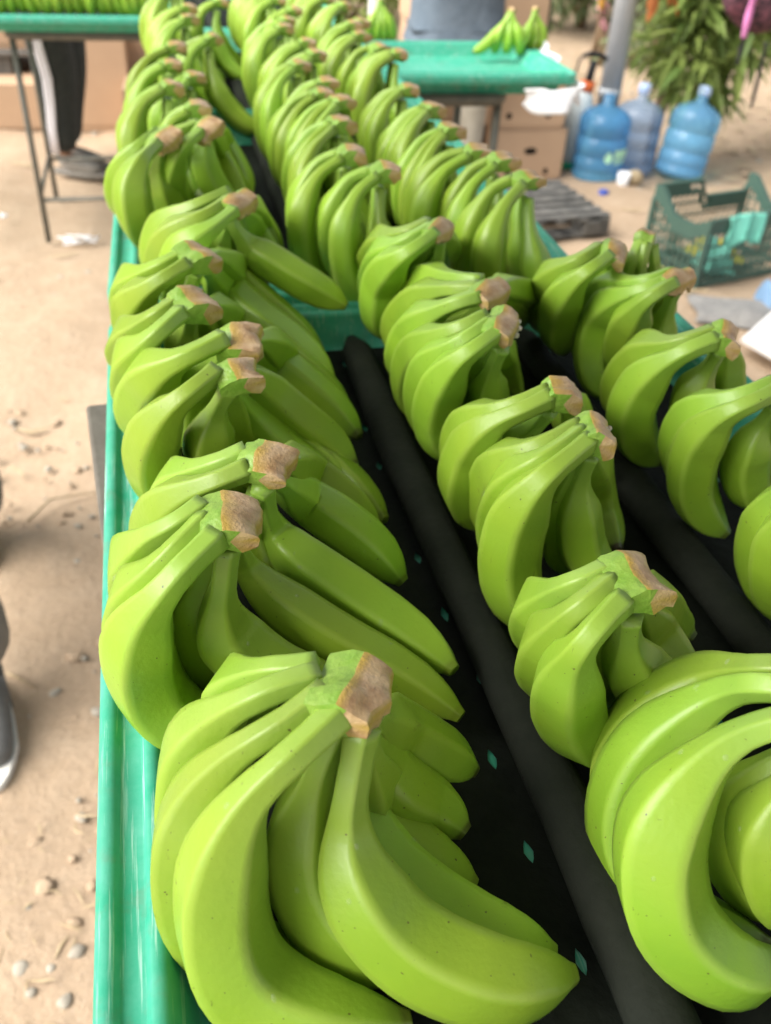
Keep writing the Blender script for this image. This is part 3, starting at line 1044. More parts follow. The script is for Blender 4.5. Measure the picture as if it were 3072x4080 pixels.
HAND_GROUP = 'hands of bananas in the long tray line'
def build_hand(fingers, end, label, seed, base_z=FLOOR + .0035, fine=True, group=HAND_GROUP, n_out=None, yaw_b=None, gfr=None, drops=0, latex=False):
    """fingers: list of (radius, spine points in metres); end: the cut end of the crown"""
    st = np.array([f[1][0] for f in fingers[:n_out or len(fingers)]])
    end = np.array(end, float)
    base = np.array([end[0], end[1], base_z])
    root = empty('banana_hand', base.tolist())
    tag(root, label, 'bananas', group)
    ps = st.mean(axis=0)
    bdir = (st[-1] - st[0]) if len(st) > 1 else np.array([.3, -1, 0])
    if np.linalg.norm(bdir) < .006:
        bdir = np.array([.25, -1., 0])
    if yaw_b is not None:
        bdir = np.array(yaw_b, float)
    adir = end - ps
    if np.linalg.norm(adir) < .016:
        adir = adir / max(np.linalg.norm(adir), 1e-6) * .016
    adir = np.clip(np.linalg.norm(adir), .014, .033) * adir / np.linalg.norm(adir)
    w = np.clip(np.linalg.norm(st[-1] - st[0]) / 2 + .007, .010, .022)
    V, F, mi, at = crown_mesh(ps + adir * .05, ps + adir, bdir, w * .92, seed, gfr=gfr, fine=fine)
    me = mesh_np('crown', V - base, F, [M['crown_skin'], M['cut']], sm=False, midx=mi, attrs=at)
    smooth(me)
    me.set_sharp_from_angle(angle=R(38))
    link('crown', me, root)
    if latex:
        rg = np.random.default_rng(seed)
        m = MB()
        for q in range(9):
            p = V[16 * int(rg.integers(1, 4)) + int(rg.choice([10, 11, 12]))] - base + rg.normal(0, .0012, 3) - np.array([0, 0, .001 * q / 3])
            rr = rg.uniform(.0012, .0030)
            r_ = bmesh.ops.create_icosphere(m.bm, subdivisions=2, radius=rr)
            for v in r_['verts']:
                v.co = v.co * (1 + rg.normal(0, .08)) + Vector(p.tolist())
        for f in m.bm.faces:
            f.smooth = True
        m.build('latex', M['latex'], root)
    for k, (Rb, P) in enumerate(fingers):
        P = np.array(P, float)
        if k >= (n_out or len(fingers)):
            hub = ps + adir * .35 - np.array([0, 0, .008])
            if np.linalg.norm(P[0] - hub) > .022:
                P = np.vstack([hub, P[:1] * .6 + hub * .4, P[1:]]) if np.linalg.norm(P[1] - P[0]) < .02 else np.vstack([hub, P])
        else:
            P[0] = P[0] + adir * .12
        Vb, Fb, ab = banana_mesh(P, Rb, seed * 31 + k, rings=42 if fine else 28, seg=30 if fine else 15, zmin=base_z)
        me = mesh_np('banana', Vb - base, Fb, M['banana'], attrs=ab)
        link('banana', me, root)
        if drops and k < 7:
            rg = np.random.default_rng(seed * 7 + k)
            rings_ = Vb.reshape(-1, 30, 3)
            ctr = rings_.mean(axis=1)
            dv = []
            df = []
            for q in range(drops // 4):
                for tr in range(20):
                    i_, j_ = int(rg.integers(8, 30)), int(rg.integers(0, 30))
                    nn = rings_[i_, j_] - ctr[i_]
                    nn /= np.linalg.norm(nn)
                    if nn[2] > .35:
                        break
                p0 = rings_[i_, j_] - base
                e1 = np.cross(nn, (0, 0, 1.0))
                e1 /= np.linalg.norm(e1)
                e2 = np.cross(nn, e1)
                r0 = rg.uniform(.0006, .0019)
                el_ = rg.uniform(.8, 1.8)
                b0 = len(dv)
                for lev, (rr_, hh_) in enumerate(((1.0, -.1), (.85, .22), (.45, .42))):
                    for a_ in range(10):
                        ca, sa = math.cos(a_ * .6283), math.sin(a_ * .6283)
                        dv.append(p0 + e1 * r0 * rr_ * ca + e2 * r0 * rr_ * sa * el_ + nn * r0 * hh_)
                dv.append(p0 + nn * r0 * .48)
                for lev in range(2):
                    for a_ in range(10):
                        a2 = (a_ + 1) % 10
                        df.append((b0 + lev * 10 + a_, b0 + lev * 10 + a2, b0 + lev * 10 + 10 + a2, b0 + lev * 10 + 10 + a_))
                for a_ in range(10):
                    df.append((b0 + 20 + a_, b0 + 20 + (a_ + 1) % 10, b0 + 30))
            wd = link('water_drops', mesh_np('water_drops', np.array(dv), df, M['water']), root)
            wd['kind'] = 'stuff'
    return root

NEAR = {
'A': ((82, 278, 1168), [
  (21.0,[(49,310,1162),(32,315,1157),(21,329,1138),(16,352,1096),(13,372,1048),(19,372,1021)]),
  (21.0,[(49,303,1163),(34,299,1163),(20,299,1157),(9,306,1143),(-2,315,1120),(-11,316,1097),(-16,312,1072),(-17,302,1047),(-12,283,1027),(1,260,1021),(17,249,1021)]),
  (20.5,[(51,290,1166),(39,281,1162),(24,277,1156),(12,280,1144),(-1,284,1124),(-11,285,1101),(-19,277,1079),(-21,270,1057),(-17,259,1036),(-2,248,1021),(21,235,1021),(44,225,1021),(64,214,1021)]),
  (22.5,[(57,278,1167),(40,262,1163),(24,255,1155),(12,253,1142),(2,250,1122),(-5,244,1095),(-7,235,1070),(-3,224,1050),(12,212,1035),(36,199,1030),(59,193,1027),(80,191,1025)]),
  (21.0,[(61,284,1152),(50,277,1130),(42,273,1100),(38,265,1075),(42,254,1055),(52,239,1040),(68,227,1030),(87,217,1027)]),
  (21.0,[(68,289,1140),(68,290,1090),(75,266,1060),(93,246,1045),(122,230,1030),(151,216,1025),(165,210,1022)]),
  (22.5,[(68,272,1158),(64,265,1140),(60,258,1125),(59,255,1105),(59,245,1090),(66,231,1075),(80,218,1060),(99,206,1050),(124,196,1042),(149,194,1035),(168,195,1030)]),
  (19.5,[(72,280,1150),(80,301,1092),(92,297,1070),(113,296,1049),(127,288,1042),(135,280,1038)]),
  (18.5,[(71,276,1140),(79,294,1070),(91,281,1049),(108,268,1038),(123,260,1031),(133,253,1027)]),
  (18.0,[(76,285,1150),(97,320,1092),(118,321,1070),(136,319,1056),(151,316,1045)]),
]),
'B': ((42, 429, 1168), [
  (20.5,[(3,447,1166),(-10,437,1162),(-24,445,1149),(-34,465,1121),(-41,489,1085),(-43,501,1052),(-39,507,1022),(-25,488,1021)]),
  (20.5,[(4,432,1167),(-8,418,1162),(-20,414,1152),(-31,421,1132),(-39,439,1100),(-44,456,1061),(-38,454,1036),(-24,447,1021)]),
  (22.5,[(8,415,1167),(-6,399,1162),(-20,393,1150),(-33,400,1125),(-39,402,1100),(-40,407,1070),(-34,404,1045),(-19,396,1030),(1,389,1022),(19,381,1022)]),
  (21.5,[(17,417,1157),(14,413,1137),(11,417,1112),(13,421,1087),(26,417,1067),(44,411,1052),(70,408,1037),(93,400,1030)]),
  (17.5,[(23,441,1152),(30,468,1099),(44,457,1081),(64,444,1067),(90,429,1052),(117,412,1042),(141,393,1033),(161,371,1027)]),
  (20.0,[(11,425,1150),(2,434,1120),(-4,441,1090),(-6,443,1060),(3,438,1035),(18,430,1026)]),
]),
'C': ((63, 477, 1170), [
  (20.0,[(35,500,1167),(21,497,1162),(7,508,1150),(-4,532,1126),(-10,558,1092),(-15,583,1051),(-9,585,1026)]),
  (20.5,[(34,483,1167),(18,478,1162),(3,485,1152),(-9,498,1135),(-19,513,1110),(-25,524,1080),(-23,530,1050),(-12,528,1030)]),
  (19.5,[(45,474,1157),(54,504,1099),(69,487,1085),(90,476,1070),(113,462,1056),(136,444,1045),(153,426,1038),(166,406,1034)]),
  (18.5,[(41,476,1150),(42,516,1096),(45,507,1078),(55,502,1060),(72,498,1042)]),
  (18.0,[(55,493,1150),(81,544,1092),(105,531,1078),(130,514,1060),(150,492,1042)]),
  (18.0,[(58,510,1150),(89,578,1092),(110,568,1078),(129,556,1063),(142,544,1049)]),
]),
'D': ((58, 610, 1168), [
  (21.5,[(23,609,1167),(9,592,1164),(-5,590,1154),(-17,602,1132),(-25,613,1105),(-26,622,1075),(-21,624,1050),(-5,625,1030)]),
  (19.5,[(32,601,1157),(25,613,1130),(20,615,1110),(19,627,1080),(30,630,1060),(48,624,1045)]),
  (18.0,[(38,630,1140),(36,643,1110),(39,651,1085),(50,662,1060),(67,661,1045)]),
  (19.5,[(40,622,1150),(52,687,1092),(64,678,1078),(85,664,1063),(109,647,1049),(128,629,1038),(141,614,1031)]),
  (18.5,[(44,624,1150),(65,697,1086),(92,680,1063),(121,650,1045),(147,612,1032),(158,588,1027)]),
  (18.0,[(40,631,1140),(54,654,1100),(77,648,1070),(105,624,1048),(131,593,1033),(145,575,1027)]),
  (19.0,[(48,640,1150),(65,667,1120),(81,671,1100),(102,668,1080),(124,664,1060),(144,646,1045)]),
]),
'E': ((74, 661, 1168), [
  (22.5,[(34,663,1167),(18,652,1164),(2,652,1157),(-13,667,1142),(-26,693,1115),(-33,711,1085),(-33,721,1055),(-22,720,1035)]),
  (19.5,[(36,678,1150),(22,693,1125),(11,708,1100),(6,708,1080),(5,704,1060),(10,704,1040)]),
  (19.5,[(57,684,1150),(82,768,1092),(100,763,1078),(120,751,1063),(140,735,1049),(160,704,1038)]),
  (18.0,[(71,712,1140),(98,783,1085),(119,774,1070),(140,764,1056),(158,747,1042)]),
]),
'F': ((35, 739, 1168), [
  (20.0,[(3,740,1166),(-12,726,1162),(-25,740,1148),(-37,775,1120),(-44,811,1088),(-44,846,1051),(-35,863,1026)]),
  (21.0,[(4,715,1167),(-9,698,1162),(-22,699,1150),(-34,723,1125),(-40,748,1095),(-40,773,1060),(-31,783,1035)]),
  (19.0,[(16,742,1152),(12,756,1130),(7,764,1110),(9,781,1080),(19,805,1050)]),
  (19.5,[(30,765,1150),(53,858,1092),(75,851,1078),(99,843,1063),(122,827,1049),(138,809,1038)]),
  (18.5,[(24,771,1140),(31,842,1085),(45,829,1070),(67,821,1056),(88,807,1042)]),
]),
'G': ((55, 850, 1168), [
  (20.0,[(13,843,1166),(-4,832,1162),(-21,844,1150),(-34,881,1126),(-41,921,1092),(-43,955,1056),(-32,983,1026)]),
  (21.5,[(14,816,1167),(-3,803,1162),(-18,809,1150),(-31,837,1125),(-37,867,1095),(-39,890,1060),(-28,900,1035)]),
  (18.5,[(25,836,1152),(18,841,1130),(11,848,1110),(6,853,1090),(8,876,1060)]),
  (21.0,[(36,851,1150),(53,943,1092),(71,930,1078),(90,903,1067),(115,874,1056),(138,839,1045),(153,800,1034)]),
  (20.0,[(48,879,1150),(70,970,1092),(88,943,1078),(111,920,1063),(135,890,1052),(152,870,1042)]),
]),
'H': ((90, 975, 1168), [
  (20.0,[(71,1021,1166),(45,1000,1162),(22,1007,1149),(1,1037,1121),(-11,1054,1085),(-11,1088,1042),(1,1079,1021)]),
  (20.5,[(70,992,1167),(45,961,1162),(22,965,1150),(5,986,1126),(-4,1007,1092),(-4,1039,1051),(10,1027,1026)]),
  (20.0,[(72,964,1165),(50,935,1158),(30,932,1145),(14,949,1120),(7,960,1090),(12,987,1050)]),
  (19.0,[(74,971,1155),(67,978,1135),(63,983,1115),(64,992,1090),(73,1009,1060)]),
  (19.5,[(71,966,1152),(90,974,1120),(114,963,1105),(141,950,1090),(168,944,1075),(191,930,1065)]),
  (19.0,[(86,1014,1150),(105,1098,1092),(119,1073,1078),(130,1053,1056)]),
  (17.5,[(92,1028,1150),(118,1129,1092),(134,1121,1070),(141,1111,1056)]),
]),
'I': ((21, 1214, 1168), [
  (20.0,[(0,1268,1165),(-20,1232,1158),(-37,1241,1138),(-48,1263,1106),(-52,1300,1062),(-43,1315,1031)]),
  (22.5,[(0,1212,1166),(-19,1164,1158),(-31,1159,1135),(-33,1156,1105),(-25,1176,1065),(-5,1196,1035)]),
  (20.0,[(5,1231,1155),(0,1245,1125),(3,1254,1095),(18,1264,1060),(41,1246,1040)]),
  (19.0,[(18,1269,1150),(33,1373,1096),(49,1336,1074),(68,1300,1052),(85,1247,1038)]),
]),
'J': ((76, 1253, 1168), [
  (20.5,[(57,1300,1166),(31,1286,1160),(10,1315,1144),(-8,1329,1116),(-15,1366,1072),(-5,1395,1036)]),
  (20.5,[(57,1262,1166),(37,1229,1158),(23,1246,1130),(19,1272,1095),(29,1306,1055),(46,1295,1035)]),
  (19.0,[(69,1310,1150),(63,1309,1120),(70,1304,1090),(90,1295,1060),(112,1261,1045)]),
  (19.0,[(74,1322,1150),(89,1427,1092),(101,1396,1074),(114,1366,1056),(124,1327,1042)]),
  (18.0,[(79,1345,1150),(101,1475,1092),(114,1453,1074),(126,1419,1056),(130,1366,1045)]),
]),
'Q': ((251, 337, 1170), [
  (20.0,[(223,347,1167),(209,345,1163),(203,356,1147),(208,375,1118),(218,394,1082),(234,408,1044),(248,412,1021)]),
  (20.5,[(221,337,1167),(206,328,1163),(198,331,1150),(200,342,1126),(207,355,1092),(221,367,1056),(237,371,1026)]),
  (21.0,[(220,322,1167),(205,310,1163),(197,308,1152),(198,316,1130),(202,321,1105),(212,328,1075),(224,329,1050),(239,328,1030),(252,322,1024)]),
  (20.0,[(233,324,1153),(239,329,1130),(248,335,1105),(264,341,1080),(282,343,1060),(301,342,1045)]),
  (17.5,[(246,338,1150),(280,370,1096),(292,369,1078),(304,364,1063),(319,359,1049)]),
  (18.0,[(265,362,1130),(311,399,1070),(333,404,1049),(343,399,1042)]),
  (18.5,[(235,339,1140),(239,348,1110),(245,356,1080),(258,361,1050),(272,357,1035)]),
]),
'R': ((289, 482, 1170), [
  (20.0,[(268,497,1167),(248,488,1163),(233,491,1154),(228,509,1134),(231,531,1105),(236,547,1072),(241,552,1042),(250,546,1021)]),
  (19.5,[(267,488,1168),(247,474,1164),(233,472,1156),(228,483,1138),(227,497,1112),(230,510,1081),(233,510,1056),(242,507,1031)]),
  (21.5,[(267,476,1168),(248,462,1164),(232,455,1157),(225,459,1141),(222,466,1118),(220,466,1095),(222,466,1072),(227,461,1050),(237,452,1033),(250,442,1025)]),
  (18.5,[(276,480,1154),(275,484,1130),(276,485,1108),(281,485,1085),(287,481,1065),(298,473,1050),(312,465,1038)]),
  (18.0,[(273,488,1150),(270,491,1125),(270,497,1100),(274,500,1075),(280,501,1050),(289,496,1030)]),
  (17.5,[(288,499,1140),(323,550,1078),(333,546,1049),(337,530,1038),(338,512,1031)]),
]),
'S': ((289, 537, 1170), [
  (20.0,[(263,545,1168),(245,542,1162),(231,549,1152),(226,571,1132),(227,595,1102),(230,610,1071),(235,612,1041),(246,608,1021)]),
  (20.5,[(262,537,1168),(244,532,1162),(231,538,1152),(222,547,1137),(220,562,1110),(218,567,1085),(222,573,1060),(234,574,1035),(247,566,1025)]),
  (19.0,[(271,545,1152),(266,556,1130),(260,568,1110),(259,589,1080),(263,605,1050),(271,606,1030)]),
  (17.5,[(297,574,1140),(342,631,1078),(354,626,1056),(361,617,1042)]),
]),
'T': ((278, 651, 1170), [
  (19.5,[(258,678,1167),(238,668,1163),(226,684,1149),(221,711,1128),(223,747,1095),(224,767,1062),(225,770,1037),(228,756,1021)]),
  (19.5,[(258,665,1167),(238,650,1163),(226,657,1150),(223,681,1128),(223,703,1098),(225,717,1066),(230,721,1036),(237,709,1021)]),
  (20.5,[(259,648,1167),(239,631,1163),(227,633,1152),(223,648,1130),(223,665,1100),(225,675,1070),(230,672,1045),(239,662,1030)]),
  (18.0,[(268,648,1152),(266,656,1130),(267,663,1110),(274,677,1085),(286,688,1060),(306,692,1040)]),
  (17.5,[(266,668,1150),(262,679,1125),(264,698,1095),(267,715,1065),(274,723,1040)]),
  (17.5,[(278,678,1140),(313,753,1078),(331,767,1049),(343,759,1034)]),
]),
'U': ((288, 717, 1168), [
  (19.0,[(279,751,1167),(266,766,1163),(262,805,1149),(262,853,1126),(260,897,1095),(257,928,1062),(256,941,1032),(257,921,1021)]),
  (19.5,[(272,736,1167),(256,744,1163),(248,771,1150),(243,803,1130),(238,832,1104),(235,856,1076),(237,874,1046),(245,879,1021)]),
  (20.5,[(266,719,1167),(249,716,1163),(239,728,1152),(231,747,1135),(227,771,1110),(224,783,1085),(227,799,1055),(237,803,1030)]),
  (18.0,[(283,743,1150),(276,761,1130),(270,783,1110),(269,810,1085),(275,848,1050)]),
  (17.0,[(314,790,1140),(351,838,1115),(386,878,1090),(410,898,1070)]),
  (17.0,[(314,797,1130),(351,851,1090),(382,891,1060),(402,908,1045)]),
]),
'V': ((284, 876, 1168), [
  (20.0,[(270,905,1166),(251,894,1162),(240,916,1149),(238,963,1123),(241,1008,1090),(244,1034,1057),(247,1037,1027)]),
  (20.0,[(269,890,1167),(249,877,1162),(236,887,1150),(231,923,1126),(233,962,1092),(235,981,1061),(243,990,1031)]),
  (21.0,[(267,873,1167),(248,854,1162),(233,854,1152),(228,881,1130),(226,907,1100),(224,910,1075),(227,914,1050),(237,913,1030)]),
  (18.0,[(282,892,1152),(284,899,1130),(282,907,1110),(286,939,1080),(292,965,1050)]),
  (18.0,[(279,898,1150),(272,921,1120),(270,952,1090),(272,979,1060)]),
  (17.5,[(299,934,1140),(338,1033,1078),(352,1042,1056),(363,1040,1042)]),
]),
'P': ((310, 223, 1172), [
  (20.5,[(299,256,1168),(286,259,1168),(278,266,1162),(278,280,1146),(279,292,1127),(272,299,1110),(258,303,1093),(247,304,1073),(242,303,1048),(242,297,1028),(242,281,1021),(248,265,1021)]),
  (21.5,[(293,243,1168),(279,248,1168),(271,254,1164),(270,263,1154),(268,273,1139),(260,279,1121),(248,281,1101),(238,280,1081),(230,274,1061),(227,265,1041),(229,251,1026),(234,232,1021),(244,216,1021),(259,205,1021),(274,196,1021),(283,190,1021)]),
  (22.5,[(283,224,1170),(273,229,1168),(264,232,1162),(254,235,1155),(241,235,1145),(229,232,1130),(219,228,1112),(213,221,1095),(213,212,1077),(217,203,1060),(228,193,1045),(243,183,1035),(259,177,1030),(277,181,1025),(285,183,1025)]),
  (20.0,[(298,229,1150),(286,226,1140),(277,231,1130),(272,232,1110),(273,232,1085),(274,226,1065),(282,217,1045),(291,207,1035),(302,198,1030)]),
  (21.5,[(290,218,1155),(280,214,1145),(273,215,1135),(270,214,1118),(270,211,1100),(275,205,1080),(286,198,1060),(299,189,1045)]),
  (20.0,[(313,228,1140),(324,227,1110),(339,222,1080),(355,213,1055)]),
]),
'K': ((462, 607, 1168), [
  (20.5,[(447,624,1167),(428,622,1162),(417,632,1152),(417,657,1136),(418,680,1112),(417,692,1086),(424,703,1056),(438,708,1026)]),
  (21.5,[(439,609,1167),(421,606,1162),(411,611,1152),(407,625,1135),(406,639,1112),(402,642,1088),(407,643,1063),(421,641,1040),(441,632,1028)]),
  (18.5,[(455,617,1152),(456,626,1130),(453,631,1110),(453,634,1090),(461,641,1065),(476,644,1040)]),
  (18.0,[(478,640,1140),(495,658,1110),(515,670,1080),(539,677,1050)]),
]),
'L': ((463, 519, 1168), [
  (20.0,[(447,534,1167),(427,530,1162),(415,538,1152),(412,553,1138),(419,575,1110),(425,588,1081),(435,596,1051),(449,596,1026)]),
  (20.0,[(443,523,1167),(420,515,1162),(409,520,1152),(410,535,1132),(411,545,1107),(413,547,1080),(419,544,1055),(432,534,1035),(447,522,1025)]),
  (19.0,[(453,526,1152),(455,535,1130),(453,538,1110),(458,542,1085),(468,540,1060),(483,535,1040)]),
  (18.0,[(462,528,1150),(464,529,1130),(478,540,1100),(495,543,1070),(523,552,1040)]),
]),
'M': ((433, 409, 1170), [
  (20.5,[(418,419,1168),(403,419,1162),(401,428,1144),(412,442,1111),(421,447,1080),(430,447,1052),(436,436,1032),(442,420,1021)]),
  (21.0,[(412,407,1168),(397,403,1160),(397,408,1140),(406,416,1110),(413,416,1082),(426,417,1051),(440,410,1026)]),
  (20.0,[(409,398,1165),(398,390,1155),(404,395,1130),(414,399,1100),(427,398,1070),(446,396,1040)]),
  (19.0,[(450,429,1140),(472,433,1110),(498,438,1080),(534,445,1050)]),
]),
'N': ((472, 725, 1168), [
  (19.5,[(473,750,1166),(448,743,1162),(440,765,1149),(444,805,1128),(452,846,1095),(454,863,1062),(453,856,1037),(452,832,1021)]),
  (20.0,[(467,737,1167),(442,727,1162),(431,741,1150),(432,769,1130),(436,795,1102),(434,800,1076),(433,794,1051),(437,779,1031),(451,763,1021)]),
  (20.0,[(462,726,1167),(439,713,1162),(434,723,1147),(441,748,1120),(449,766,1090),(460,776,1060),(477,781,1035)]),
  (18.0,[(480,745,1152),(482,753,1130),(485,761,1110),(488,765,1090),(506,781,1060),(521,780,1040)]),
  (17.5,[(486,761,1145),(487,774,1120),(499,802,1090),(509,819,1060),(521,823,1035)]),
]),
'O': ((447, 795, 1168), [
  (20.5,[(426,818,1166),(400,799,1162),(392,817,1146),(394,843,1122),(405,877,1088),(416,893,1056),(432,902,1026)]),
  (20.5,[(425,794,1167),(400,774,1162),(392,783,1147),(391,798,1127),(400,824,1095),(409,838,1065),(425,844,1035)]),
  (18.0,[(449,828,1150),(453,848,1120),(462,869,1090),(478,881,1060),(500,886,1040)]),
  (18.0,[(470,850,1140),(492,867,1110),(521,884,1080),(558,905,1050)]),
]),
'X': ((490, 839, 1172), [
  (18.0,[(476,822,1170),(466,813,1155),(469,830,1128),(482,858,1096),(513,901,1052)]),
  (18.0,[(477,815,1170),(475,811,1152),(491,839,1120),(517,876,1080),(539,894,1050)]),
  (16.5,[(490,823,1165),(494,818,1150),(514,841,1120),(559,902,1070)]),
]),
}


LBL = {
 'A': 'foremost hand of green bananas in the left row with broad tan dripping crown',
 'B': 'left row hand with ragged brown crown overlapping a second crown, behind the foremost hand',
 'C': 'left row hand whose pale brown crown peeks out just behind another crown',
 'D': 'left row hand with one thick outer finger and orange edged crown below a paler crown',
 'E': 'left row hand with pale rectangular crown and single thick finger, above an orange edged crown',
 'F': 'left row hand with small square tan crown at the far end of the nearest tray',
 'G': 'left row hand with large tan crown just in front of the tray cross rim',
 'H': 'left row hand with orange brown crown whose long finger rests over the cross rim',
 'I': 'leftmost hand in the second tray with a dull brown crown and one wide outer finger',
 'J': 'left row hand in second tray with fan of thin fingers beside the cross rim',
 'P': 'large glossy front hand in the middle row, fingers curling below the picture edge',
 'Q': 'middle row hand with wet orange brown crown and dark scars on its necks',
 'R': 'middle row hand with pale crown oozing white latex and four smooth outer fingers',
 'S': 'middle row hand with tan crown stretched sideways and a dark smudge on its finger',
 'T': 'middle row hand with whitish torn crown and two inner fingers hanging down',
 'U': 'middle row hand with squarish orange crown and green cap turned to the right',
 'V': 'middle row hand with brown crown, first one beyond the green cross rim gap',
 'K': 'right row hand with grey tan crown in front of the white sheet',
 'L': 'right row hand with crown cut by the right picture edge, beside the green rim',
 'M': 'nearest hand of the right row, only its left fingers inside the picture',
 'N': 'right row hand with small pale crown and four fingers, below the dark crate',
 'O': 'right row hand with tan crown, left neighbour of the small upright cluster by the crate',
 'X': 'small upright cluster with green tipped stalks against the green crate corner',
}
for i, (k, (end, fs)) in enumerate(NEAR.items()):
    F_ = [(r / 1000, [[c / 1000 for c in p] for p in pts]) for r, pts in fs]
    nout = {'A': 4, 'B': 3, 'C': 2, 'D': 2, 'E': 2, 'F': 2, 'G': 2, 'H': 3, 'I': 2, 'J': 2, 'P': 3, 'Q': 3, 'R': 3, 'S': 2, 'T': 3, 'U': 3, 'V': 3, 'K': 2, 'L': 2, 'M': 3, 'N': 3, 'O': 2, 'X': 2}[k]
    yb = None
    if nout == 2 and k not in 'X':
        yb = (.35, -1, -.1)
    build_hand(F_, [c / 1000 for c in end], LBL[k], 100 + i, n_out=nout, yaw_b=yb, gfr={'A': .5, 'B': .34, 'C': .36, 'Q': .42, 'R': .38, 'U': .35, 'K': .3}.get(k), drops=12 if k in 'ABCPQR' else 0, latex=k in 'RT')

# hands farther down the line: one finger model, fanned and varied per hand
OUT = [(-.014, -.004, .002), (-.030, -.008, -.003), (-.046, -.012, -.011), (-.060, -.015, -.030), (-.068, -.016, -.050), (-.069, -.016, -.080), (-.062, -.018, -.108), (-.046, -.024, -.130), (-.022, -.030, -.142)]
INN = [(-.004, -.006, -.012), (-.008, -.014, -.034), (-.004, -.020, -.058), (.006, -.026, -.084), (.026, -.030, -.106), (.050, -.036, -.122), (.074, -.042, -.132), (.092, -.046, -.138)]

def template_hand(c, n_out, n_in, span, label, seed, yaw=0.0, scale=1.0, base_z=FLOOR + .0035, group=HAND_GROUP):
    rng = np.random.default_rng(seed)
    c = np.array(c, float)
    cy, sy = math.cos(yaw), math.sin(yaw)
    rot = np.array([[cy, -sy, 0], [sy, cy, 0], [0, 0, 1]])
    hgt = c[2] - base_z
    fingers = []
    for kind, num, mdl in (('o', n_out, OUT), ('i', n_in, INN)):
        for k in range(num):
            t = 0 if num == 1 else 1 - 2 * k / (num - 1)      # +1 back, -1 front
            P = np.array(mdl) * scale
            P[:, 0] *= .86 if kind == 'o' else .74
            P[:, 2] *= hgt / .163 / scale
            fr = np.linspace(0, 1, len(P)) ** .6
            P[:, 1] = P[:, 1] + t * (.010 + (span / 2 - .010) * fr) + rng.normal(0, .002)
            P[:, 0] *= 1 + rng.normal(0, .06) - (.06 * t * t)
            P[:, 2] += rng.normal(0, .003) * fr
            P[:, 0] += rng.normal(0, .003) * fr
            fingers.append((.0195 * scale * (1 + rng.normal(0, .03)), (P @ rot.T) + c))
    end = c + rot @ np.array([.022, .0, .010])
    yb = rot @ np.array([.15, -1, 0])
    return build_hand(fingers, end, label, seed, base_z=base_z, fine=False, group=group, n_out=n_out, yaw_b=yb)

FARL = [(0.058, 1.375), (0.028, 1.486), (0.064, 1.579), (0.034, 1.640), (0.048, 1.788), (0.117, 1.885), (0.084, 2.036), (0.094, 2.201), (0.166, 2.292), (0.078, 2.40), (0.098, 2.52)]
FARM = [(0.259, 1.074), (0.231, 1.137), (0.248, 1.301), (0.268, 1.395), (0.247, 1.450), (0.271, 1.541), (0.240, 1.625), (0.287, 1.739), (0.288, 1.839), (0.261, 1.953), (0.281, 2.078), (0.312, 2.178), (0.295, 2.300), (0.292, 2.42), (0.292, 2.54)]
FARR = [(0.424, 1.032), (0.414, 1.097), (0.403, 1.157), (0.388, 1.235), (0.395, 1.355), (0.393, 1.496), (0.434, 1.726), (0.413, 1.800), (0.404, 1.913), (0.404, 1.990), (0.437, 2.066), (0.434, 2.250), (0.409, 2.330), (0.422, 2.44), (0.432, 2.55)]
ORD = ['first', 'second', 'third', 'fourth', 'fifth', 'sixth', 'seventh', 'eighth', 'ninth', 'tenth', 'eleventh', 'twelfth', 'thirteenth', 'fourteenth', 'fifteenth', 'sixteenth']
def far_row(row, rname, s0):
    cnt = {}
    for i, (x, y) in enumerate(row):
        prev = row[i - 1][1] if i else y - .07
        nxt = row[i + 1][1] if i + 1 < len(row) else y + .1
        gap = min(.115, max(.05, (y - prev)))
        n_out = max(2, min(4, int(round(gap / .031))))
        tn = 0 if y < 1.03 else 1 if y < 1.87 else 2
        cnt[tn] = cnt.get(tn, 0) + 1
        tr = ('nearest', 'second', 'third')[tn]
        lab = '%s farther hand back along the %s row in the %s tray, blurred' % (ORD[cnt[tn] - 1], rname, tr)
        template_hand((x, y, 1.163 + .004 * math.sin(i * 2.3)), n_out, 2 if i % 3 else 3, max(.06, gap * .95), lab, s0 + i,
                      yaw=R(9 * math.sin(i * 1.7 + s0)), scale=1.0 + .05 * math.sin(i * 3.1 + s0))
far_row(FARL, 'left', 300)
far_row(FARM, 'middle', 330)
far_row(FARR, 'right', 360)

# ------------------------------------------------------------------ cardboard boxes
def carton(loc, d, label, rz=0.0, holes=(), lid=True, group='banana cartons', open_top=False):
    w, l, h = d
    t = empty('carton', loc, rz)
    tag(t, label, 'box', group)
    th = .006
    m = MB()
    m.box((0, 0, th / 2), (w - .012, l - .012, th))
    for sx in (-1, 1):
        m.box((sx * (w / 2 - .006 - th / 2), 0, h / 2), (th, l - .012 - 2 * th - .001, h - .012))
    for sy in (-1, 1):
        m.box((0, sy * (l / 2 - .006 - th / 2), h / 2), (w - .012, th, h - .012))
    m.build('tray_body', M['card'], t)
    if not open_top:
        m = MB()
        m.box((0, 0, h - th / 2), (w, l, th))
        for sx in (-1, 1):
            m.box((sx * (w / 2 - th / 4 - .001), 0, h * .53), (th / 2, l - .002, h * .92))
        for sy in (-1, 1):
            m.box((0, sy * (l / 2 - th / 4), h * .53), (w - .004 - th, th / 2, h * .92))
        m.build('lid', M['card'], t)
    for hx, hz, rx, rz_ in holes:  # flat dark discs on the closed face stand in for shaded openings
        m = MB()
        n = 14
        pts = [(hx + rx * math.cos(2 * math.pi * k / n), -l / 2 - .0022, hz + rz_ * math.sin(2 * math.pi * k / n)) for k in range(n)]
        m.poly(pts)
        m.build('hand_hole_shade' if rx > .02 else 'vent_hole_shade', M['hole_shade'], t)
    return t

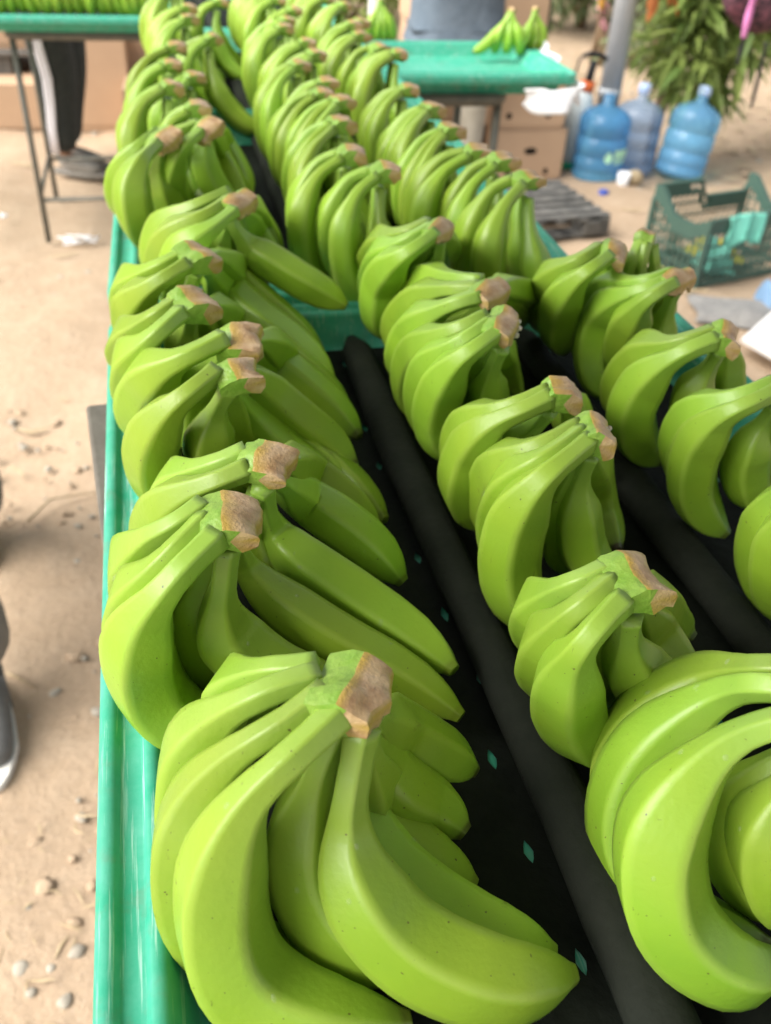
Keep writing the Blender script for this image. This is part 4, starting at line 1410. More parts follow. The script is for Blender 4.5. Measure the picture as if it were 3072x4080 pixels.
bh = ((-.115, .045, .014, .016), (.10, .050, .014, .016), (.0, .155, .036, .018))
uh = ((-.11, .065, .015, .016), (.105, .068, .015, .016))
carton((1.925, 4.84, 0), (.385, .40, .262), 'lower closed carton of the right hand stack, with an oval hand hole', holes=bh)
carton((1.895, 4.85, .263), (.40, .40, .245), 'upper closed carton under the white plastic, on the right hand stack', holes=uh)
for k in range(2):
    carton((1.50, 5.05, .262 * k), (.40, .50, .26), ['shaded brown carton on the ground behind the worker in cream trousers', 'shaded brown carton stacked on another behind the worker in cream trousers'][k], rz=R(4))
carton((1.81, 6.10, .0), (.40, .5, .262), 'bottom carton of the tall stack behind the right tray', rz=R(3))
carton((1.82, 6.10, .263), (.40, .5, .262), 'second carton from the ground in the tall stack behind the right tray', rz=R(1))
carton((1.81, 6.10, .526), (.40, .5, .262), 'pale carton on top of the tall stack, left of the open one', rz=R(2))
carton((2.26, 6.2, .0), (.42, .5, .40), 'big shaded carton standing on the ground near the dark pole')
carton((2.26, 6.2, .401), (.42, .5, .36), 'open shaded carton above the right tray, beside the dark pole', open_top=True)
carton((1.05, 7.2, .0), (.5, .4, .262), 'pale carton on the ground far behind the third tray')
# stacks at the far left
carton((-.83, 5.95, .0), (.50, .40, .24), 'far left closed carton on the ground below the pallet boards', rz=R(-2))
carton((-.33, 5.90, .0), (.46, .40, .50), 'pinkish carton on the ground behind the striped trousers', rz=R(-3))
carton((.02, 5.55, .0), (.30, .40, .30), 'small tan carton low down behind the table leg', rz=R(-4))
carton((.10, 6.10, .0), (.50, .40, .262), 'bottom tan carton behind the second tray, left stack', rz=R(-2))
carton((.10, 6.10, .263), (.50, .40, .262), 'middle tan carton of the stack behind the left table', rz=R(-2))
carton((.12, 6.12, .526), (.50, .40, .262), 'top tan carton of the stack behind the left table', rz=R(-1))
carton((-.80, 6.3, .36), (.62, .45, .40), 'large pinkish carton resting on grey pallet boards at the left edge')
carton((-.80, 6.3, .0), (.62, .45, .24), 'bottom pinkish carton of the left edge stack')
pl = empty('pallet', (-.80, 6.28, .241))
tag(pl, 'thin grey pallet sandwiched between pinkish cartons at the left edge', 'pallet')
for k in range(4):
    MB().box((0, -.24 + k * .16, .108), (.80, .11, .018)).build('board', M['pallet'], pl)
for k in range(3):
    MB().box((-.34 + k * .34, 0, .048), (.08, .55, .10)).build('bearer', M['pallet'], pl)

# ------------------------------------------------------------------ left table and its tray
steel_table(-.487, .185, 4.026, 4.60, .795, 'rusty grey frame table under the far left banana tray')
LT = make_tray(-1.02, .06, 3.93, 4.68, .872, 'green tray at top left packed with upright banana fingers on a steel table', group=None)
foam_mat(-.95, 0, 4.0, 4.61, .8365, 'black mat under the bananas in the top left tray')
sp = tag(MB().box((.16, 4.02, .832), (.20, .06, .03)).build('timber_offcut', M['board']), 'dark timber offcut beside the green tray on the left table', 'timber')
lx = [-.93, -.77, -.61, -.45, -.29, -.13, .0]
ln = ['leftmost upright hand in the top left tray', 'second upright hand from the left in the top left tray', 'third upright hand from the left in the top left tray',
      'middle upright hand in the top left tray', 'fifth upright hand from the left in the top left tray', 'sixth upright hand from the left in the top left tray', 'rightmost upright hand in the top left tray, beside the long line']
for k, x in enumerate(lx):
    template_hand((x, 4.065, 1.02), 5, 2, .16, ln[k], 400 + k, yaw=R(90 + 5 * math.sin(k * 2)), base_z=.839, group='hands in the top left tray')

# ------------------------------------------------------------------ right tray
RT_Z = .975
make_tray(.60, 1.155, 2.50, 2.96, RT_Z, 'nearly empty green tray at upper right with three small hands', group=None)
steel_table(.66, .945, 2.56, 2.92, RT_Z - .073, 'steel frame table under the nearly empty right tray', name='steel_table')
def cluster(c, n, yaw, label, seed, lean=0.0):
    rng = np.random.default_rng(seed)
    fs = []
    for k in range(n):
        t = (k / max(1, n - 1) - .5) * 2
        P = np.array([(-.004, 0, -.004), (-.012, t * .014, -.026), (-.018, t * .028, -.052), (-.016, t * .036, -.080), (-.004, t * .040, -.106), (.014, t * .042, -.128)])
        P = P * .90 + rng.normal(0, .0015, P.shape)
        cy, sy = math.cos(yaw), math.sin(yaw)
        P = P @ np.array([[cy, -sy, 0], [sy, cy, 0], [0, 0, 1]]).T + np.array(c)
        fs.append((.0162, P))
    if lean:
        fs.append((.0155, .90 * np.array([(-.006, 0, -.006), (-.022, 0, -.034), (-.050, -.004, -.072), (-.088, -.010, -.104), (-.125, -.016, -.120)]) + np.array(c)))
    z = RT_Z - .0395 + .0015
    cc = np.array(c)
    cc[2] = z + .136
    fs = [(r, p + (cc - np.array(c))) for r, p in fs]
    return build_hand(fs, cc + np.array([.004, 0, .010]), label, seed, base_z=z, fine=False, group='small hands on the right tray')
cluster((1.063, 2.855, 0.937), 3, R(75), 'small hand with one finger stretched left on the bright right tray', 441, .03)
cluster((1.144, 2.876, 0.937), 3, R(100), 'rightmost small hand standing on the bright right tray', 442)
cluster((0.6965, 2.987, 0.937), 4, R(90), 'small upright hand at the left end of the bright right tray', 443)

def drape(name, pts_top, drop, mat_, label, cat, seed, width=.2):
    """a hanging sheet following pts_top, with folds"""
    rng = random.Random(seed)
    n, mrows = 22, 9
    V, F = [], []
    P = spline(np.array(pts_top), n)
    for i in range(n):
        t = i / (n - 1)
        dr = drop * (.35 + .65 * abs(math.sin(5.2 * t + .35)) ** .6) * (1 + .10 * math.sin(23 * t + seed))
        for j in range(mrows):
            s_ = j / (mrows - 1)
            V.append((P[i][0] + .012 * math.sin(14 * t + 3 * s_), P[i][1] - .02 * math.sin(11 * t + seed) * s_ - .012 * s_, P[i][2] - dr * s_))
    for i in range(n - 1):
        for j in range(mrows - 1):
            a = i * mrows + j
            F.append((a, a + 1, a + mrows + 1, a + mrows))
    me = mesh_np(name, np.array(V), F, mat_)
    o = link(name, me)
    md = o.modifiers.new('thickness', 'SOLIDIFY')
    md.thickness = .004
    tag(o, label, cat)
    return o
drape('plastic_sheet', [(.99, 2.489, .940), (1.03, 2.480, .945), (1.08, 2.478, .940), (1.12, 2.482, .945), (1.16, 2.49, .950), (1.172, 2.56, .955), (1.168, 2.62, .96)], .062, M['white'], 'crumpled white plastic sheet hanging under the right tray corner', 'plastic sheet', 4)
drape('white_cloth', [(1.10, 2.975, 1.0), (1.16, 2.90, 1.0), (1.172, 2.80, .985), (1.168, 2.72, .975)], .05, M['stripe'], 'white cloth bunched on the far right corner of the right tray', 'cloth', 7)

# ------------------------------------------------------------------ post, jugs, sprayer, blue can
po = empty('metal_post', (2.473, 4.95, 0))
tag(po, 'grey galvanised round post standing beside the leafy tree', 'post')
MB().tube([(0, 0, -.02), (0, 0, 2.9)], .060, 24).build('pipe', M['post'], po)
MB().lathe([(.060, .36), (.0635, .362), (.0635, .392), (.060, .394)], 24).build('joint_band', M['post'], po)

JUG = [(.10, 0), (.128, .006), (.134, .02), (.134, .05), (.128, .058), (.134, .066), (.134, .125), (.127, .134), (.127, .150), (.134, .158), (.134, .235), (.127, .243), (.127, .256),
       (.134, .264), (.134, .325), (.128, .348), (.108, .372), (.075, .392), (.042, .405), (.030, .415), (.028, .465)]
def jug(loc, mat_, label, tilt=(0, 0), cap=None, labelmark=None, rz=0.0, scale=1.0):
    t = empty('water_jug', loc, 0)
    t.rotation_euler = (tilt[0], tilt[1], rz)
    t.scale = (scale, scale, scale * .92)
    tag(t, label, 'water jug', 'large water jugs beside the tree')
    m = MB()
    n = 36
    m.lathe(JUG, n)
    m.build('bottle', mat_, t)
    if cap:
        MB().lathe([(.031, .447), (.033, .45), (.033, .49), (.029, .497), (.004, .498)], 20).build('cap', cap, t)
    if labelmark == 'green':
        m = MB()
        for a0, a1, z0, z1 in ((-16, 30, .150 + .0, .196), (-16, 26, .132, .144), (-14, 20, .118, .127)):
            k = 8
            for i in range(k):
                p0, p1 = R(-90 + a0 + (a1 - a0) * i / k), R(-90 + a0 + (a1 - a0) * (i + 1) / k)
                rr = .1362
                m.poly([(rr * math.cos(p0), rr * math.sin(p0), z0), (rr * math.cos(p1), rr * math.sin(p1), z0), (rr * math.cos(p1), rr * math.sin(p1), z1), (rr * math.cos(p0), rr * math.sin(p0), z1)])
        m.build('label_block', M['label_green'], t)
        m = MB()
        pts = []
        for k in range(18):
            a = 2 * math.pi * k / 18
            ww = .024 * math.sin(a) * (1 if math.cos(a) < 0 else (1 - .8 * math.cos(a)))
            zz = .158 + .034 * math.cos(a)
            ang = R(-90 - 30) + ww / .1362
            pts.append((.1364 * math.cos(ang), .1364 * math.sin(ang), zz))
        m.poly(pts)
        m.build('drop_emblem', M['label_green'], t)
    if labelmark == 'white':
        m = MB()
        pts = []
        for k in range(20):
            a = 2 * math.pi * k / 20
            ang = R(-90 + 38) + .040 * math.cos(a) / .137
            pts.append((.1364 * math.cos(ang), .1364 * math.sin(ang), .195 + .042 * math.sin(a)))
        m.poly(pts)
        m.build('round_label', M['label_white'], t)
    return t
jug((2.335, 4.66, 0), M['jug'], 'nearest deep blue water jug with pale green printed label', labelmark='green', rz=R(25))
jug((2.60, 4.80, 0), M['jug_grey'], 'greyish water jug between the other two, with a round white label', cap=M['bluecap'], labelmark='white', rz=R(20), scale=.98)
jug((2.83, 4.66, .010), M['jug_pale'], 'rightmost pale blue water jug standing alone, leaning right', cap=M['bluecap'], tilt=(0, R(9)), rz=R(20))

sp_ = empty('pump_sprayer', (2.225, 4.85, 0))
sp_.scale = (.8, .8, .92)
sp_.rotation_euler = (0, R(8), 0)
tag(sp_, 'milky pump sprayer with orange collar and black handle, beside the blue jug', 'sprayer')
MB().lathe([(.07, 0), (.085, .01), (.085, .05)], 24).build('base', M['greenp'], sp_)
MB().lathe([(.084, .051), (.084, .33), (.078, .37), (.055, .42), (.042, .44)], 24).build('tank', M['milky'], sp_)
MB().lathe([(.043, .441), (.050, .445), (.050, .49), (.044, .495)], 20).build('collar', M['orange'], sp_)
m = MB()
m.lathe([(.024, .496), (.026, .50), (.024, .60), (.020, .605)], 16)
m.tube([(-.085, 0, .618), (-.05, 0, .634), (0, 0, .638), (.05, 0, .634), (.085, 0, .618)], .014, 10)
m.build('handle', M['blackp'], sp_)
nz = MB().tube([(-.07, -.02, .40), (-.12, -.02, .47), (-.115, -.02, .60), (-.08, -.01, .63)], .007, 8)
nz.build('hose', M['blackp'], sp_)

bc = empty('blue_drum', (2.13, 5.06, 0))
tag(bc, 'tall dark blue plastic can between the cartons and the milky sprayer', 'plastic can')
MB().box((0, 0, .225), (.20, .26, .45), bev=.03).build('body', M['navy'], bc)
MB().lathe([(.035, .451), (.037, .452), (.037, .475), (.03, .48)], 16, loc=(-.05, 0, 0)).build('cap', M['navy'], bc)
MB().tube([(.0, 0, .445), (.02, 0, .48), (.07, 0, .48), (.085, 0, .445)], .012, 8).build('handle', M['navy'], bc)

cp = MB().lathe([(.024, 0), (.026, .002), (.026, .022), (.022, .025)], 18).build('bottle_cap', mat('deep_blue_cap', (.05, .09, .40), .4, .5), loc=(2.258, 4.382, 0))
tag(cp, 'small blue bottle cap lying on the dirt in front of the jugs', 'bottle cap')
cu = MB().lathe([(.026, 0), (.030, .004), (.036, .075), (.033, .075), (.027, .008)], 18).build('paper_cup', M['white'], loc=(2.42, 4.50, 0))
tag(cu, 'small white cup beside the base of the deep blue jug', 'cup')
rk = bmesh.new()
bmesh.ops.create_icosphere(rk, subdivisions=3, radius=.05)
for v in rk.verts:
    v.co = Vector((v.co.x * 1.1, v.co.y, v.co.z * .85)) * (1 + .12 * math.sin(40 * v.co.x) * math.sin(35 * v.co.y + 1))
rme = bpy.data.meshes.new('clay_lump')
rk.to_mesh(rme)
rk.free()
smooth(rme)
rme.materials.append(M['straw'])
tag(link('clay_lump', rme, loc=(2.50, 4.55, .03)), 'tan lump of dry clay between two water jugs', 'clay lump')

# ------------------------------------------------------------------ pallet
p1 = empty('plastic_pallet', (1.52, 4.04, 0), R(6))
p1.scale = (1, 1, .75)
tag(p1, 'weathered grey slatted pallet on the dirt in front of the carton stack', 'pallet')
W_, D_ = .98, .56
for k in range(7):
    MB().box((0, -D_ / 2 + .04 + k * (D_ - .08) / 6, .124 + .0015 * math.sin(k * 5)), (W_, .048, .016), bev=.003).build('board', M['pallet'], p1)
for k in range(9):
    MB().box((-W_ / 2 + .03 + k * (W_ - .06) / 8, 0, .1085), (.045, D_ - .01, .014)).build('cross_board', M['pallet'], p1)
for i in range(3):
    for j in range(3):
        MB().box(((i - 1) * (W_ / 2 - .07), (j - 1) * (D_ / 2 - .07), .0585), (.13, .13, .083), bev=.004).build('block', M['pallet'], p1)
for j in range(3):
    MB().box((0, (j - 1) * (D_ / 2 - .07), .008), (W_, .10, .015)).build('skid', M['pallet'], p1)

# ------------------------------------------------------------------ crate
def crate():
    t = empty('plastic_crate', (2.37, 3.43, 0), R(14))
    tag(t, 'dark green slotted plastic crate with dipped sides at the right edge', 'crate')
    w, l, h = .54, .34, .33
    hw, hl = w / 2, l / 2
    # side panels: bars and bands, each side one part
    def side(p0, p1, name, dips):
        p0, p1 = Vector(p0), Vector(p1)
        d = (p1 - p0)
        ln = d.length
        d.normalize()
        rz = math.atan2(d.y, d.x)
        m = MB()
        nb = int(ln / .031)
        for k in range(nb + 1):
            u = k / nb
            top = h - dips(u)
            c = p0 + d * (ln * u)
            m.box((c.x, c.y, .02 + (top - .05) / 2), (.011, .005, top - .05), rz=rz)
        for z in (.065, .12, .175, .23):
            c = (p0 + p1) / 2
            m.box((c.x, c.y, z), (ln, .0085, .007), rz=rz)
        o = m.build('slot_bars', M['crate'], t)
        o['kind'] = 'stuff'
        m = MB()
        N_ = 24
        for k in range(N_):
            u0, u1 = k / N_, (k + 1) / N_
            a0, a1 = p0 + d * (ln * u0), p0 + d * (ln * u1)
            t0, t1 = h - dips(u0), h - dips(u1)
            nrm = Vector((-d.y, d.x, 0)) * .010
            hole = name == 'far' and .32 < (u0 + u1) / 2 < .58
            bands = [(t0 - .062, t1 - .062, t0 - .044, t1 - .044), (t0 - .014, t1 - .014, t0, t1)] if hole else [(t0 - .062, t1 - .062, t0, t1)]
            for b0, b1, c0, c1 in bands:
                vs = [a0 - nrm + Vector((0, 0, b0)), a1 - nrm + Vector((0, 0, b1)), a1 - nrm + Vector((0, 0, c1)), a0 - nrm + Vector((0, 0, c0)),
                      a0 + nrm + Vector((0, 0, b0)), a1 + nrm + Vector((0, 0, b1)), a1 + nrm + Vector((0, 0, c1)), a0 + nrm + Vector((0, 0, c0))]
                bv = [m.bm.verts.new(v) for v in vs]
                for q in ((0, 1, 2, 3), (7, 6, 5, 4), (3, 2, 6, 7), (4, 5, 1, 0), (4, 0, 3, 7), (1, 5, 6, 2)):
                    m.bm.faces.new([bv[i] for i in q])
        m.build('top_band', M['crate'], t)
        m = MB()
        c = (p0 + p1) / 2
        m.box((c.x, c.y, .012), (ln, .012, .024), rz=rz)
        m.build('bottom_band', M['crate'], t)
    dip_end = lambda u: .0 if u < .12 else (.085 * min(1, (u - .12) / .3) if u < .75 else .085 - .045 * (u - .75) / .25)
    dip_far = lambda u: 0 if u < .46 else (.075 * min(1, (u - .46) / .08))
    dip_near = lambda u: .040
    side((-hw, hl, 0), (-hw, -hl, 0), 'end', dip_end)
    side((hw, hl, 0), (hw, -hl, 0), 'end', dip_end)
    side((-hw, hl, 0), (hw, hl, 0), 'far', dip_far)
    side((-hw, -hl, 0), (hw, -hl, 0), 'near', dip_near)
    m = MB()
    for k in range(12):
        m.box((-hw + .03 + k * (w - .06) / 11, 0, .006), (.012, l - .02, .006))
    for k in range(7):
        m.box((0, -hl + .03 + k * (l - .06) / 6, .0055), (w - .02, .012, .005))
    m.build('base', M['crate'], t)['kind'] = 'stuff'
    for sx in (-1, 1):
        for sy in (-1, 1):
            MB().box((sx * hw, sy * hl, (h - .05) / 2), (.022, .022, h - .05), bev=.004).build('corner_post', M['crate'], t)
    # things seen through the slots
    return t
crate()
o = drape('mint_cloth', [(2.235, 3.205, .297), (2.29, 3.218, .303), (2.35, 3.232, .304), (2.42, 3.25, .292)], .13, M['mint'], 'mint green cloth hanging over the front rim of the crate', 'cloth', 3)
def rag(name, c, sx, sy, sz, mat_, label, cat, seed, n=26):
    rng = np.random.default_rng(seed)
    g = np.linspace(-1, 1, n)
    X, Y = np.meshgrid(g, g)
    Z = np.zeros_like(X)
    for k in range(9):
        fx, fy = rng.normal(0, 2.6, 2)
        Z += rng.uniform(.2, .5) * np.sin(fx * X + fy * Y + rng.uniform(0, 6))
    e = np.clip(1 - np.maximum(np.abs(X), np.abs(Y)) ** 6, 0, 1)
    Z = (.45 + .28 * Z) * e
    Xw = X * sx * (1 + .08 * np.sin(3 * Y + seed))
    Yw = Y * sy * (1 + .10 * np.sin(2.5 * X + seed))
    v = np.stack([Xw, Yw, np.maximum(Z, 0) * sz], -1).reshape(-1, 3)
    i = np.arange((n - 1) * n).reshape(n - 1, n)[:, :-1].ravel()
    f = np.stack([i, i + 1, i + n + 1, i + n], -1).tolist()
    o = link(name, mesh_np(name, v, f, mat_), loc=c)
    tag(o, label, cat)
    return o
rag('yellow_rag', (2.37, 3.45, .03), .10, .09, .10, mat('yellow_rag', (.42, .40, .06), .85, .2), 'yellowish rag lying inside the dark green crate', 'rag', 4)
rag('teal_bag', (2.30, 3.33, .03), .06, .07, .16, M['mint'], 'crumpled teal bag in the near left corner of the crate', 'bag', 5)
a_ = rag('grey_sack', (2.23, 2.94, .0), .20, .14, .05, M['sack'], 'flat grey sack lying on the dirt below the crate', 'sack', 6)
a_.rotation_euler = (0, 0, R(-25))
rag('blue_bundle', (2.48, 2.98, .0), .13, .12, .16, M['bluecloth'], 'pale blue bundle at the right edge beside the grey sack', 'bundle', 8)
ps_ = MB().box((0, 0, 0), (.44, .34, .02), bev=.004).build('foam_sheet', M['paper'], loc=(2.27, 2.59, .06))
ps_.rotation_euler = (R(12), R(-6), R(35))
tag(ps_, 'bright white foam sheet lying at the right edge beyond the tray', 'foam sheet')

# ------------------------------------------------------------------ vegetation
def leaf_mesh(name, ln, wd, mat_, tone=.4, curl=.25):
    V, F, n = [], [], 7
    for i in range(n):
        t = i / (n - 1)
        w = wd * math.sin(math.pi * min(1, t * .96 + .04)) ** .8 * .5
        z = -curl * ln * t * t
        V += [(ln * t, -w, z + w * .35), (ln * t, 0, z), (ln * t, w, z + w * .35)]
    for i in range(n - 1):
        a = i * 3
        F += [(a, a + 1, a + 4, a + 3), (a + 1, a + 2, a + 5, a + 4)]
    return mesh_np(name, np.array(V), F, mat_, attrs={'tone': [tone] * len(V)})

def leaf_cloud(name, clumps, n, ln, wd, mat_, seed, droop=.5, spread=.9):
    """many small folded leaves gathered in clumps: one mesh"""
    rng = np.random.default_rng(seed)
    V, F, tone = [], [], []
    cl = np.array([c[:3] for c in clumps])
    rd = np.array([c[3] for c in clumps])
    tn = rng.uniform(0, 1, len(clumps))
    k = rng.integers(0, len(clumps), n)
    d = rng.normal(0, 1, (n, 3))
    d /= np.linalg.norm(d, axis=1)[:, None]
    pos = cl[k] + d * (rd[k] * rng.uniform(.25, 1, n) ** .6)[:, None]
    ax = d + rng.normal(0, .5, (n, 3)) + np.array([0, 0, -droop])
    ax /= np.linalg.norm(ax, axis=1)[:, None]
    up = rng.normal(0, .6, (n, 3)) + np.array([0, 0, 1])
    sd = np.cross(ax, up)
    sd /= np.linalg.norm(sd, axis=1)[:, None]
    nm = np.cross(sd, ax)
    L_ = ln * rng.uniform(.6, 1.25, n)[:, None]
    W_ = wd * rng.uniform(.7, 1.2, n)[:, None]
    pts = [pos, pos + ax * L_ * .4 - sd * W_ * .5 + nm * W_ * .2, pos + ax * L_ * .45, pos + ax * L_ * .4 + sd * W_ * .5 + nm * W_ * .2, pos + ax * L_ - nm * L_ * .15]
    V = np.stack(pts, 1).reshape(-1, 3)
    b = np.arange(n) * 5
    F = np.concatenate([np.stack([b, b + 1, b + 2], -1), np.stack([b, b + 2, b + 3], -1), np.stack([b + 1, b + 4, b + 2], -1), np.stack([b + 2, b + 4, b + 3], -1)])
    tone = np.repeat(np.clip(tn[k] * .6 + rng.uniform(0, .6, n), 0, 1), 5)
    return mesh_np(name, V, F.tolist(), mat_, sm=False, attrs={'tone': tone})

def big_tree():
    rng = random.Random(11)
    bx, by = 2.745, 4.86
    t = empty('leafy_tree', (bx, by, 0))
    tag(t, 'dark leafy tree with long drooping leaves behind the water jugs', 'tree')
    MB().tube([(0, 0, -.03), (.03, .05, .25), (.10, .14, .55), (.22, .25, .9), (.36, .32, 1.4), (.4, .35, 2.0)], [.036, .032, .032, .036, .04, .036], 10).build('trunk', M['bark'], t)
    for pts, r in (([(.08, .12, .5), (.30, .12, .8), (.62, .05, 1.05), (.95, -.05, 1.3)], .02), ([(.2, .24, .85), (.12, .2, 1.05), (.02, .18, 1.3)], .018),
                   ([(.22, .25, .9), (.5, .45, 1.15), (.8, .6, 1.4)], .02), ([(.3, .3, 1.15), (.7, .05, 1.5), (1.2, -.25, 1.75)], .018)):
        MB().tube(pts, [r, r * .85, r * .65, r * .4][:len(pts)], 8).build('limb', M['bark'], t)
    cl = []
    rng2 = np.random.default_rng(4)
    for px in ((.10, .1, .62, .18), (.18, .02, .55, .20), (.18, .1, .85, .20), (.40, .0, .70, .20), (.42, .1, .95, .24), (.65, .0, 1.0, .22), (.2, .2, 1.15, .26), (.10, .2, 1.05, .2),
               (.7, .2, 1.3, .26), (1.0, .1, 1.35, .25), (.45, .3, 1.4, .3), (.1, .3, 1.45, .25), (1.2, .0, 1.6, .3), (.3, .15, .42, .16), (.9, .2, 1.75, .35), (.4, .3, 1.8, .35), (.62, .12, .82, .16), (.16, .0, .80, .15), (.85, -.02, 1.12, .16)):
        cl.append(px)
    me = leaf_cloud('foliage', cl, 3600, .16, .034, M['leaf'], 21, droop=.35)
    fo = link('foliage', me, t)
    fo['kind'] = 'stuff'
    lms = [leaf_mesh('leaf', .19, .040, M['leaf'], tn, cu) for tn, cu in ((.1, .2), (.45, .3), (.8, .15), (1.0, .25))]
    for k in range(240):
        c = cl[rng.randrange(len(cl) - 5)]
        d = Vector((rng.gauss(0, 1), rng.gauss(-.6, 1), rng.gauss(.1, .8))).normalized()
        o = link('leaf', lms[rng.randrange(4)], t, Vector(c[:3]) + d * c[3] * rng.uniform(.8, 1.15))
        ax = (d + Vector((rng.gauss(0, .6), rng.gauss(0, .5), -.35 + rng.gauss(0, .6)))).normalized()
        o.rotation_mode = 'QUATERNION'
        o.rotation_quaternion = ax.to_track_quat('X', 'Z')
        s = rng.uniform(.7, 1.25)
        o.scale = (s, s, s)
    lr = leaf_mesh('red_leaf', .14, .05, M['redleaf'])
    for k in range(7):
        o = link('red_leaf', lr, t, (-.12 + rng.uniform(-.07, .09), -.05, .93 + rng.uniform(-.09, .09)))
        o.rotation_euler = (rng.uniform(0, 3), rng.uniform(0.3, 1.4), rng.uniform(0, 6))
big_tree()

def bush(name, c, rx, ry, rz, n, ln, wd, mat_, label, seed, cat='bush', group=None, stem=True):
    rng = np.random.default_rng(seed)
    t = empty(name, (c[0], c[1], 0))
    tag(t, label, cat, group)
    cl = []
    for k in range(16):
        d = rng.normal(0, 1, 3)
        d /= np.linalg.norm(d)
        q = rng.uniform(.35, .85)
        cl.append((d[0] * rx * q, d[1] * ry * q, c[2] + d[2] * rz * q, min(rx, rz) * rng.uniform(.28, .45)))
    o = link('foliage', leaf_cloud('foliage', cl, n, ln, wd, mat_, seed), t)
    o['kind'] = 'stuff'
    if stem:
        m = MB()
        for k in range(5):
            m.tube([(rng.normal(0, .05), rng.normal(0, .05), -.03), (rng.normal(0, rx * .2), rng.normal(0, ry * .2), c[2] * .6), (cl[k][0], cl[k][1], cl[k][2])], [.025, .018, .008], 6)
        m.build('stem', M['bark'], t)
    return t
bush('bush', (4.0, 8.85, .70), 0.95, .7, .95, 2600, .13, .045, M['leaf_bush'], 'dull dark green bush in the shade between the dark pole and the post', 31)
bush('bush', (5.2, 9.9, .8), .9, .7, 1.0, 1800, .14, .05, M['leaf_bush'], 'taller dull bush rising farther back behind the grey post', 32)
bush('bush', (1.85, 9.3, .50), .75, .6, .75, 1900, .10, .05, M['leaf_pale'], 'bright yellow green bush in sun behind the third tray', 33)
bush('bush', (2.9, 10.0, .6), .9, .6, .9, 1600, .11, .05, M['leaf_pale'], 'second sunny bush, behind the worker in blue grey', 34)
bush('bush', (.7, 10.4, .6), .9, .6, .9, 1400, .11, .05, M['leaf_pale'], 'sunny bush far back above the left row of bananas', 35)
bush('bush', (7.6, 10.6, .8), 1.2, .8, 1.0, 1500, .16, .05, M['leaf_bush'], 'dull bush far right beyond the dirt slope', 36)
bush('low_shrub', (4.45, 5.35, .12), .26, .26, .16, 160, .15, .045, M['leaf'], 'low sprig of long leaves on the dirt at the right edge', 37, cat='shrub')
bush('low_shrub', (3.55, 4.35, .08), .22, .2, .12, 60, .14, .04, M['leaf_pale'], 'sparse pale sprig between the crate and the rightmost jug', 38, cat='shrub')
bush('flowering_vine', (3.62, 7.6, .42), .10, .1, .34, 34, .05, .035, M['flower'], 'thin vine with pink flowers left of the grey post', 39, cat='vine')

bush('bush', (5.6, 8.2, .35), .75, .6, .5, 900, .10, .035, M['leaf_dry'], 'dry brownish scrub on the slope behind the leafy tree', 41)
bush('bush', (3.9, 7.3, .22), .45, .4, .32, 500, .10, .03, M['leaf_bush'], 'low dusty bush between the grey post and the leafy tree', 42)
bush('bush', (6.4, 9.3, .5), .9, .6, .7, 1100, .11, .04, M['leaf_dry'], 'dry scrub farther up the slope at the top right', 43)
bush('bush', (5.0, 7.0, .2), .5, .4, .30, 420, .09, .03, M['leaf_pale'], 'thin pale weeds on the slope right of the leafy tree', 44)

def litter_leaves():
    me = leaf_cloud('leaf_litter', [(3.6, 4.6, .0, .9), (4.3, 5.2, .0, 1.0), (3.4, 6.5, 0, 1.0), (4.6, 6.6, 0, 1.2), (3.5, 3.7, 0, .5), (4.9, 8.0, 0, 1.5), (2.6, 7.5, 0, 1.2)], 1500, .10, .035, M['straw'], 51, droop=0)
    co = np.empty(len(me.vertices) * 3)
    me.vertices.foreach_get('co', co)
    co = co.reshape(-1, 3)
    x, y = co[:, 0], co[:, 1]
    g = .10 * np.clip((x - 3.3) / 1.5, 0, 1) * np.clip((y - 3.4) / 1.5, 0, 1)
    co[:, 2] = co[:, 2] * .02 + .004 + g
    me.vertices.foreach_set('co', co.ravel())
    tag(link('leaf_litter', me), 'dead leaves carpeting the dirt under and beyond the tree', 'leaf litter', kind='stuff')
litter_leaves()

dp = MB().tube([(0, 0, -.02), (0, 0, 1.9)], .022, 10).build('slim_pole', mat('dark_green_paint', (.02, .05, .035), .6, .4), loc=(2.56, 6.20, 0))
tag(dp, 'slim dark green pole standing beside the open carton', 'pole')
wp = MB().box((0, 0, .7), (.11, .11, 1.4), bev=.006).build('white_post', M['white'], loc=(1.97, 8.6, 0))
tag(wp, 'white square post in front of the sunny bush, far back', 'post')

# hanging bag, straps
hb = empty('hanging_bag', (2.583, 3.9, 0.846))
tag(hb, 'dark floral bag hanging at the top right corner with a pink strap', 'bag')
bm_ = bmesh.new()
bmesh.ops.create_uvsphere(bm_, u_segments=24, v_segments=16, radius=1)
for v in bm_.verts:
    c = v.co
    k = 1 - .25 * max(0, c.z)
    v.co = Vector((math.copysign(abs(c.x) ** .7, c.x) * .26 * k, c.y * .09, math.copysign(abs(c.z) ** .75, c.z) * .17)) + Vector((0, .01 * math.sin(9 * c.x), .012 * math.sin(7 * c.x)))
bme = bpy.data.meshes.new('pouch')
bm_.to_mesh(bme)
bm_.free()
smooth(bme)
bme.materials.append(M['bag'])
link('pouch', bme, hb, (.06, 0, .18))
MB().tube([(-.2, 0, .26), (-.1, 0, .5), (.05, 0, .75), (.22, 0, .5), (.3, 0, .26)], .012, 8).build('shoulder_strap', M['blackp'], hb)
